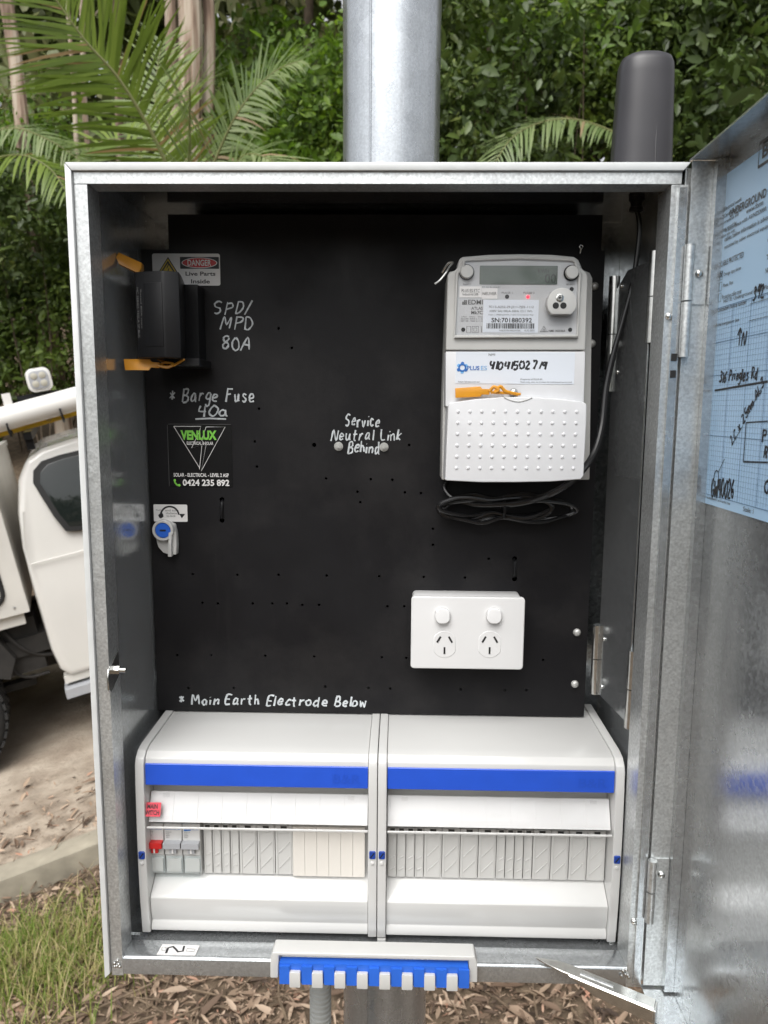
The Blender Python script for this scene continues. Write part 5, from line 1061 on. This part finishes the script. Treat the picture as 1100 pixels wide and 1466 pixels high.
# ---- tall trees and trunks
def tree_at(px, y, w_px, h, label, crown, lm='leafg', bark='bark', lean=(0, 0), nleaf=2600, size=.16, name='gum_tree', limbs=4):
    p = onY(px, 120, y); Zc = (p-CAM).dot(CF); r0 = w_px*Zc/FPX/2/.8
    z = float(gz(p.x, y)); frac = (p.z-z)/h
    return tree(name, label, 'tree', p.x-lean[0]*frac, y, h, r0, crown, 'tall trees behind the road', bark, lm, lean, nleaf, size, limbs)
tree_at(272, 8.8, 34, 13, 'thick pale gum trunk behind the palm, the widest one', (12, (2.6, 2.0, 2.4)))
tree_at(248, 9.2, 18, 13, 'slim pale trunk left of the widest gum trunk', (12.5, (2.0, 2.0, 2.2)))
tree_at(299, 9.0, 17, 13, 'brown trunk right of the widest gum trunk', (12.5, (2.2, 2.0, 2.4)))
tree_at(26, 8.4, 20, 12, 'leaning pale trunk in the upper left corner', (11.2, (2.2, 2.0, 2.2)), lean=(-1.0, 0))
tree_at(104, 8.5, 7, 9, 'thin grey sapling stem left of the palm', (8.6, (1.2, 1.0, 1.4)), nleaf=1200, limbs=2)
tree_at(121, 9.2, 9, 9, 'second thin stem just right of the thin grey sapling', (8.8, (1.2, 1.0, 1.4)), nleaf=1200, limbs=2)
tree_at(171, 10.0, 12, 10, 'pale straight stem seen through the big palm frond', (9.6, (1.4, 1.2, 1.5)), nleaf=1400, limbs=2)
tree_at(445, 14.0, 14, 14, 'dark trunk just left of the pole', (12.6, (2.4, 2.0, 3.0)), 'leafm', 'barkd', nleaf=4000, size=.2)
tree_at(700, 11.0, 16, 12, 'dark trunk hidden among leaves right of the pole', (7.0, (2.6, 1.6, 3.6)), 'leafd', 'barkd', nleaf=9000, size=.16)
tree_at(990, 11.5, 16, 12, 'dark tree filling the upper right corner', (6.8, (2.6, 1.6, 3.6)), 'leafd', 'barkd', nleaf=9000, size=.16)
tree_at(850, 12.5, 16, 13, 'dark tree behind the grey aerial, deep in the thicket', (7.4, (2.8, 1.8, 3.8)), 'leafd', 'barkd', nleaf=8000, size=.18)
# ---- far wood that reads as one mass
n = 110000
px_ = rng.uniform(-22, 22, n); py_ = rng.uniform(15, 27, n); hgt = 12.5+1.5*np.sin(px_*.9)+1.2*np.sin(px_*2.3+1)
kcl = 1500; ci = rng.integers(0, kcl, n); ccx = rng.uniform(-24, 24, kcl); ccy = rng.uniform(14, 25, kcl); ccz = rng.random(kcl)**.8
pts_ = np.stack([ccx[ci]+rng.normal(size=n)*.55, ccy[ci]+rng.normal(size=n)*.5, 0*px_], 1); g0 = gz(pts_[:, 0], pts_[:, 1]); pts_[:, 2] = g0+ccz[ci]*11.5+rng.normal(size=n)*.4
dd = unit(rng.normal(size=(n, 3))+np.array([0, 0, -.3])); nn_ = unit(rng.normal(size=(n, 3))*.8+np.array([0, -.6, .8])); LL = .46*(.6+.8*rng.random(n))
M['leaff'] = leaf_mat('far_mixed_leaf', [(0, (.05, .07, .022)), (.3, (.11, .14, .045)), (.6, (.18, .205, .09)), (.85, (.28, .29, .15)), (1, (.34, .31, .19))], .5, .3)  # gum leaf tones made paler and greyer, distance haze painted into them
tag(leaf_mesh('far_wood', pts_, dd, nn_, LL*(.4+1.2*rng.random(kcl)[ci]), LL*.42, 'leaff', None, rng.random(kcl)[ci]*.7+rng.random(n)*.3), 'dense far forest on the hillside behind everything', 'forest', kind='stuff')

# the same wood goes on round the clearing, to both sides and behind the photographer
n = 46000; kcl = 900; ci = rng.integers(0, kcl, n); th = rng.uniform(R(150), R(390), kcl); rd = rng.uniform(15, 21, kcl); zc = rng.random(kcl)**.8
cxw, cyw = 1.2*rd*np.cos(th), -1+rd*np.sin(th)
pts_ = np.stack([cxw[ci]+rng.normal(size=n)*.6, cyw[ci]+rng.normal(size=n)*.6, np.zeros(n)], 1); pts_[:, 2] = gz(pts_[:, 0], pts_[:, 1])+zc[ci]*5.0+rng.normal(size=n)*.4
dd = unit(rng.normal(size=(n, 3))+np.array([0, 0, -.3])); nn_ = unit(rng.normal(size=(n, 3))); LL = .50*(.6+.8*rng.random(n))
tag(leaf_mesh('surrounding_wood', pts_, dd, nn_, LL, LL*.5, 'leafg', None, rng.random(n)), 'forest edge round the rest of the clearing', 'forest', kind='stuff')

# ================================================================== leaf litter, twigs, grass
M['litter'] = leaf_mat('dead_leaf', [(0, (.05, .036, .028)), (.3, (.17, .115, .080)), (.6, (.33, .24, .17)), (.88, (.52, .40, .30)), (1, (.42, .22, .15))], .7, .1, .25)
M['straw'] = leaf_mat('grass_blade', [(0, (.10, .17, .02)), (.4, (.20, .28, .05)), (.7, (.40, .36, .15)), (1, (.52, .43, .25))], .6, .3)
n = 52000; x = rng.uniform(-2.6, 2.2, n); y = rng.uniform(.3, 3.0, n); t_ = across(x, y)
keep = (t_ < -.10) | ((t_ > 0) & (rng.random(n) < .22*np.exp(-t_*1.6))); x, y = x[keep], y[keep]; n = len(x)
P_ = np.stack([x, y, gz(x, y)+.002+rng.random(n)*.024], 1); an = rng.uniform(0, 6.28, n); D_ = np.stack([np.cos(an), np.sin(an), rng.normal(size=n)*.22], 1); N_ = unit(np.stack([rng.normal(size=n)*.28, rng.normal(size=n)*.28, np.ones(n)], 1))
L_ = .012+.066*rng.random(n)**2.4+(rng.random(n) < .018)*(.04+.06*rng.random(n)); tag(leaf_mesh('leaf_litter', P_, D_, N_, L_, L_*(.12+.22*rng.random(n)), 'litter', None, None, .4, rng.uniform(-.15, .35, (n, 1))), 'brown dead leaves covering the ground', 'leaf litter', kind='stuff')
b = BM()
for k in range(900):
    x0, y0 = random.uniform(-2.4, 2.0), random.uniform(.4, 2.8)
    if across(x0, y0) > -.12: continue
    a, l = random.uniform(0, 6.28), random.choice((.08, .12, .2, .35)); p = [Vector((x0+math.cos(a)*l*s+random.uniform(-.01, .01), y0+math.sin(a)*l*s, float(gz(x0+math.cos(a)*l*s, y0+math.sin(a)*l*s))+.018+random.uniform(0, .014))) for s in (0, .5, 1)]
    r_ = random.uniform(.002, .005); tube(b, p, [r_, r_*.9, r_*.5], 5)
M['twig'] = mat('dry_twig', (.16, .115, .075), .8, 0, .4, 30); tag(finish('twigs', b, 'twig'), 'dry twigs scattered over the leaf litter', 'twigs', kind='stuff')
def grass(name, label, spots, n, hmin, hmax):
    V, F, rn = [], [], []
    for k in range(n):
        sx, sy, sr = spots[random.randrange(len(spots))]; x0, y0 = random.gauss(sx, sr), random.gauss(sy, sr)
        if across(x0, y0) > -.11: continue
        z0 = float(gz(x0, y0)); a = random.uniform(0, 6.28); h = random.uniform(hmin, hmax); o = random.uniform(.2, .9)*h; w_ = random.uniform(.0012, .0026); tn = min(1, max(0, random.gauss(.30 if random.random() < .5 else .82, .15)))
        base = len(V); sd = Vector((-math.sin(a), math.cos(a), 0))*w_
        for s, ww in ((0, 1), (.4, .9), (.75, .6), (1, .05)):
            c = Vector((x0+math.cos(a)*o*s*s, y0+math.sin(a)*o*s*s, z0+h*(s-.35*s*s*s*(o/h)))); V += [c+sd*ww, c-sd*ww]; rn += [tn, tn]
        for s in range(3): F.append((base+2*s, base+2*s+1, base+2*s+3, base+2*s+2))
    tag(npmesh(name, np.array([tuple(v) for v in V]), np.array(F), 'straw', None, np.array(rn), True), label, 'grass', kind='stuff')
gpts = [onZ(px, py, -.08) for px, py in ((60, 1360), (20, 1400), (110, 1330), (90, 1400), (-40, 1380), (40, 1330), (130, 1360))]
grass('grass', 'tuft of green and straw grass at the lower left', [(p.x, p.y, .10) for p in gpts], 2400, .04, .15)

# ================================================================== parked ute
_ps, _sl = R(25), math.atan(.2)
uu = Vector((math.cos(_ps)*math.cos(_sl), math.sin(_ps)*math.cos(_sl), math.sin(_sl))); uw = Vector((-math.cos(_ps)*math.sin(_sl), -math.sin(_ps)*math.sin(_sl), math.cos(_sl))); ul = uw.cross(uu)
UO = Vector((-1.957, 3.15, 0)); UO.z = -.05+.2*along(UO.x, UO.y)
ute = thing('ute', UO, 'white work ute with tray and ladder rack parked behind cabinet', 'ute')
ute.rotation_mode = 'QUATERNION'; ute.rotation_quaternion = Matrix(((uu.x, ul.x, uw.x), (uu.y, ul.y, uw.y), (uu.z, ul.z, uw.z))).to_quaternion()
def up(name, bm, m, parent=None, **k):
    o = finish(name, bm, m, None, **k); o.parent = parent or ute; return o
def side(pts, y0, y1): return extrude(BM(), [(p[0], y0, p[1]) for p in pts], (0, y1-y0, 0))
def tumble(bm, w0=1.18, k=.20, mid=.89):
    for v in bm.verts:
        if v.co.z > w0: v.co.y += (v.co.z-w0)*k*(1 if v.co.y < mid else -1)
    return bm
cabp = [(.30, .44), (.262, .50), (.247, .62), (.245, .95), (.252, 1.20), (.275, 1.38), (.318, 1.54), (.38, 1.635), (.46, 1.675), (.62, 1.695), (1.0, 1.715), (1.45, 1.70), (1.62, 1.655), (1.95, 1.38), (2.15, 1.18), (2.6, 1.12), (3.0, 1.07), (3.18, 1.00), (3.26, .85), (3.27, .50), (3.18, .42), (3.10, .42), (3.06, .60), (2.92, .76), (2.72, .82), (2.52, .76), (2.38, .60), (2.34, .44)]
b = tumble(side(cabp, 0, 1.78)); cabin = up('cab', b, 'utew', bevel=.055, seg=4)
def tq(y, w): return y+(max(0, w-1.18))*.20
def sidepatch(pts, off, th):
    b = BM(); extrude(b, [(p[0], tq(0, p[1])-off, p[1]) for p in pts], (0, th, 0)); return b
win = [(.415, 1.50), (.43, 1.555), (.475, 1.59), (.56, 1.602), (1.05, 1.62), (1.05, 1.24), (.56, 1.238), (.50, 1.25), (.465, 1.33)]
up('window_seal', sidepatch([(.735+(p[0]-.735)*1.10, 1.425+(p[1]-1.425)*1.13) for p in win], .004, .02), 'blkm', bevel=.004)
up('window', sidepatch(win, .0065, .012), 'glass', bevel=.003)
win2 = [(1.11, 1.62), (1.46, 1.60), (1.62, 1.52), (1.88, 1.26), (1.80, 1.235), (1.11, 1.24)]
up('window_seal', sidepatch([(1.45+(p[0]-1.45)*1.07, 1.425+(p[1]-1.425)*1.12) for p in win2], .004, .02), 'blkm', bevel=.004); up('window', sidepatch(win2, .0065, .012), 'glass', bevel=.003)
b = BM(); extrude(b, [(1.66, .24, 1.625), (2.10, .12, 1.225), (2.10, 1.66, 1.225), (1.66, 1.54, 1.625)], (.012, 0, .012)); up('windscreen', b, 'glass')
for u in (1.08, 2.0):
    b = BM(); tube(b, [Vector((u, tq(0, z)-.0005, z)) for z in np.linspace(.47, 1.64 if u < 1.5 else 1.2, 14)], .004, 6); up('door_gap', b, 'blkm')
b = BM(); tube(b, [Vector((x, -.001, 1.10+.01*x)) for x in np.linspace(.27, 2.2, 12)], .0035, 8); up('body_crease', b, 'utew')
b = BM(); box(b, 1.16, 1.34, -.035, -.006, 1.08, 1.115); up('door_handle', b, 'utew', bevel=.008)
b = BM(); box(b, .27, 2.32, .02, .10, .405, .445); up('sill', b, 'utet', bevel=.01)
b = BM(); box(b, .26, 2.25, -.03, .12, .335, .385); up('side_step', b, 'grey', bevel=.012)
b = BM(); box(b, 1.95, 2.12, -.20, -.02, 1.17, 1.33); up('mirror', b, 'blk', bevel=.03, seg=3)
for y in (.12, 1.42):
    b = BM(); box(b, 3.20, 3.275, y, y+.26, .78, .95); up('headlight', b, 'lens', bevel=.02)
b = BM(); box(b, 3.19, 3.30, .10, 1.68, .44, .66); up('bumper', b, 'utew', bevel=.03)
# service body
b = BM(); box(b, -2.15, .205, -.03, 1.82, .865, 1.665); up('tray_body', b, 'utet', bevel=.028, seg=3)
b = BM(); box(b, -2.17, .212, -.045, 1.835, 1.668, 1.70); up('tray_top', b, 'utet', bevel=.006)
pts = rrect(-1.35, .935, .108, 1.50, .07, 5); b = BM(); tube(b, [Vector((p[0], -.032, p[1])) for p in pts], .012, 8, True); up('locker_seal', b, 'blkm')
b = BM(); plateY(b, rrect(-1.325, .96, .083, 1.475, .06, 4), -.036, -.028); up('locker_door', b, 'utet', bevel=.004)
for u in (-.02, .06, .14):
    b = BM(); lathe(b, (u, -.031, .905), (0, -1, 0), [(.007, 0), (.006, .003), (.002, .004)], 10); up('tray_rivet', b, 'alu')
b = BM(); tube(b, smooth_path([Vector((.02, .10, .80)), Vector((.10, .09, .66)), Vector((.18, .12, .58)), Vector((.30, .14, .55))], 5), .012, 7); tube(b, smooth_path([Vector((-.05, .14, .76)), Vector((.05, .12, .50)), Vector((.2, .14, .46))], 5), .009, 7); up('brake_hose', b, 'under')
b = BM(); box(b, -2.1, .17, .0, .03, .80, .864); up('tray_skirt', b, 'utet', bevel=.004)
# chassis and underbody
b = BM(); box(b, -2.0, 3.0, .35, .50, .46, .62); box(b, -2.0, 3.0, 1.28, 1.43, .46, .62); box(b, -1.4, 2.3, .5, 1.3, .38, .60); up('chassis', b, 'under', bevel=.01)
b = BM(); box(b, -.02, .20, .12, .34, .50, .80); cyl(b, (.12, .20, .82), (.12, .20, .86), .05, n=12); box(b, .02, .26, .10, .30, .60, .70); up('mounting_box', b, 'under', bevel=.01)
b = BM(); cyl(b, (-.42, .15, .37), (-.42, 1.63, .37), .05, n=12); box(b, -.9, .1, .36, .44, .34, .38); up('axle', b, 'under')
b = BM(); extrude(b, [(-.05, .02, .55), (.02, .02, .52), (.07, .02, .62), (.0, .02, .78), (-.04, .02, .78)], (0, .35, 0)); up('mudguard', b, 'under')
def wheel(u, y):
    b = BM(); prof = [(.20, .0), (.27, -.005), (.33, .0), (.365, .025), (.372, .06), (.372, .19), (.365, .225), (.33, .25), (.27, .255), (.20, .25)]
    lathe(b, (u, y, .372), (0, 1, 0), prof, 48); ty = up('wheel', b, 'rubber', angle=60)
    tr = BM()
    for k in range(44):
        a = 2*math.pi*k/44
        for yy, sh in ((.035, 0), (.095, .5), (.155, 0), (.205, .5)):
            aa = a+sh*2*math.pi/44; c = Vector((u+.376*math.cos(aa), y+yy, .372+.376*math.sin(aa))); e = Vector((-math.sin(aa), 0, math.cos(aa))); r_ = Vector((math.cos(aa), 0, math.sin(aa)))
            extrude(tr, [c+e*.017*sx+Vector((0, .020*sy, 0)) for sx, sy in ((-1, -1), (1, -1), (1, 1), (-1, 1))], -r_*.014)
    tag(up('tread_blocks', tr, 'rubber', ty, smooth=False), kind='stuff')
    rm = BM(); lathe(rm, (u, y+.03, .372), (0, 1, 0), [(.205, 0), (.19, .02), (.11, .05), (.07, .02), (.0, .02)], 24); up('rim', rm, 'alu', ty)
for u in (-.42, 2.72):
    wheel(u, .03); wheel(u, 1.50)
# roof rack, conduit carrier tube, ladder, work light
for u in (-1.8, -.6, .15, .42, 1.5):
    b = BM(); box(b, u-.02, u+.02, .05, 1.73, 1.735, 1.775); box(b, u-.02, u+.02, .10, .14, 1.66 if u < .2 else 1.68, 1.74); up('rack_bar', b, 'blk', bevel=.004)
b = BM(); cyl(b, (-2.0, .02, 1.635), (2.3, .02, 2.055), .061, n=28); tb = up('conduit_tube', b, 'pvc')
for u in (-2.0, 2.3): 
    z = 1.635+(u+2.0)/4.3*.42; b = BM(); cyl(b, (u-.03, .02, z-.003), (u+.03, .02, z+.003), .067, n=28); up('tube_cap', b, 'pvc', tb)
ld = BM()
for y in (.10, .46):
    extrude(ld, [(-1.9, y, 1.560), (2.2, y, 1.960), (2.2, y, 2.005), (-1.9, y, 1.605)], (0, .03, 0))
up('ladder_rail', ld, 'yellow')
for k in range(12):
    u = -1.7+k*.32; z = 1.5825+(u+1.9)/4.1*.40; b = BM(); cyl(b, (u, .10, z), (u, .48, z), .016, n=8); up('ladder_rung', b, 'alu')
for u in (.34, .60): 
    z = 1.635+(u+2.0)/4.3*.42; b = BM(); tube(b, [Vector((u+.002*t, .02+.072*math.cos(t), z-.055+.04*math.sin(t))) for t in np.linspace(0, 6.28, 14)[:-1]], .006, 6, True); up('rack_strap', b, 'blk')
wl = BM(); plateY(wl, rrect(.485, 1.965, .605, 2.085, .035, 5), .005, .075); w_ = up('work_light', wl, 'pvc', bevel=.01)
b = BM(); plateY(b, rrect(.499, 1.979, .591, 2.071, .028, 5), -.004, .006); up('lamp_face', b, 'grey', w_, bevel=.003)
for dx in (-.020, .020):
    for dz in (-.020, .020):
        b = BM(); lathe(b, (.545+dx, -.0035, 2.025+dz), (0, -1, 0), [(.0175, 0), (.016, .003), (.006, .006)], 14); up('lamp_lens', b, 'lens', w_)
b = BM(); box(b, .42, .62, .04, .09, 1.92, 1.962); up('lamp_bracket', b, 'blk')
b = BM(); box(b, .355, .395, .0, .03, 1.90, 1.985); up('rack_stop', b, 'pvc', bevel=.004)
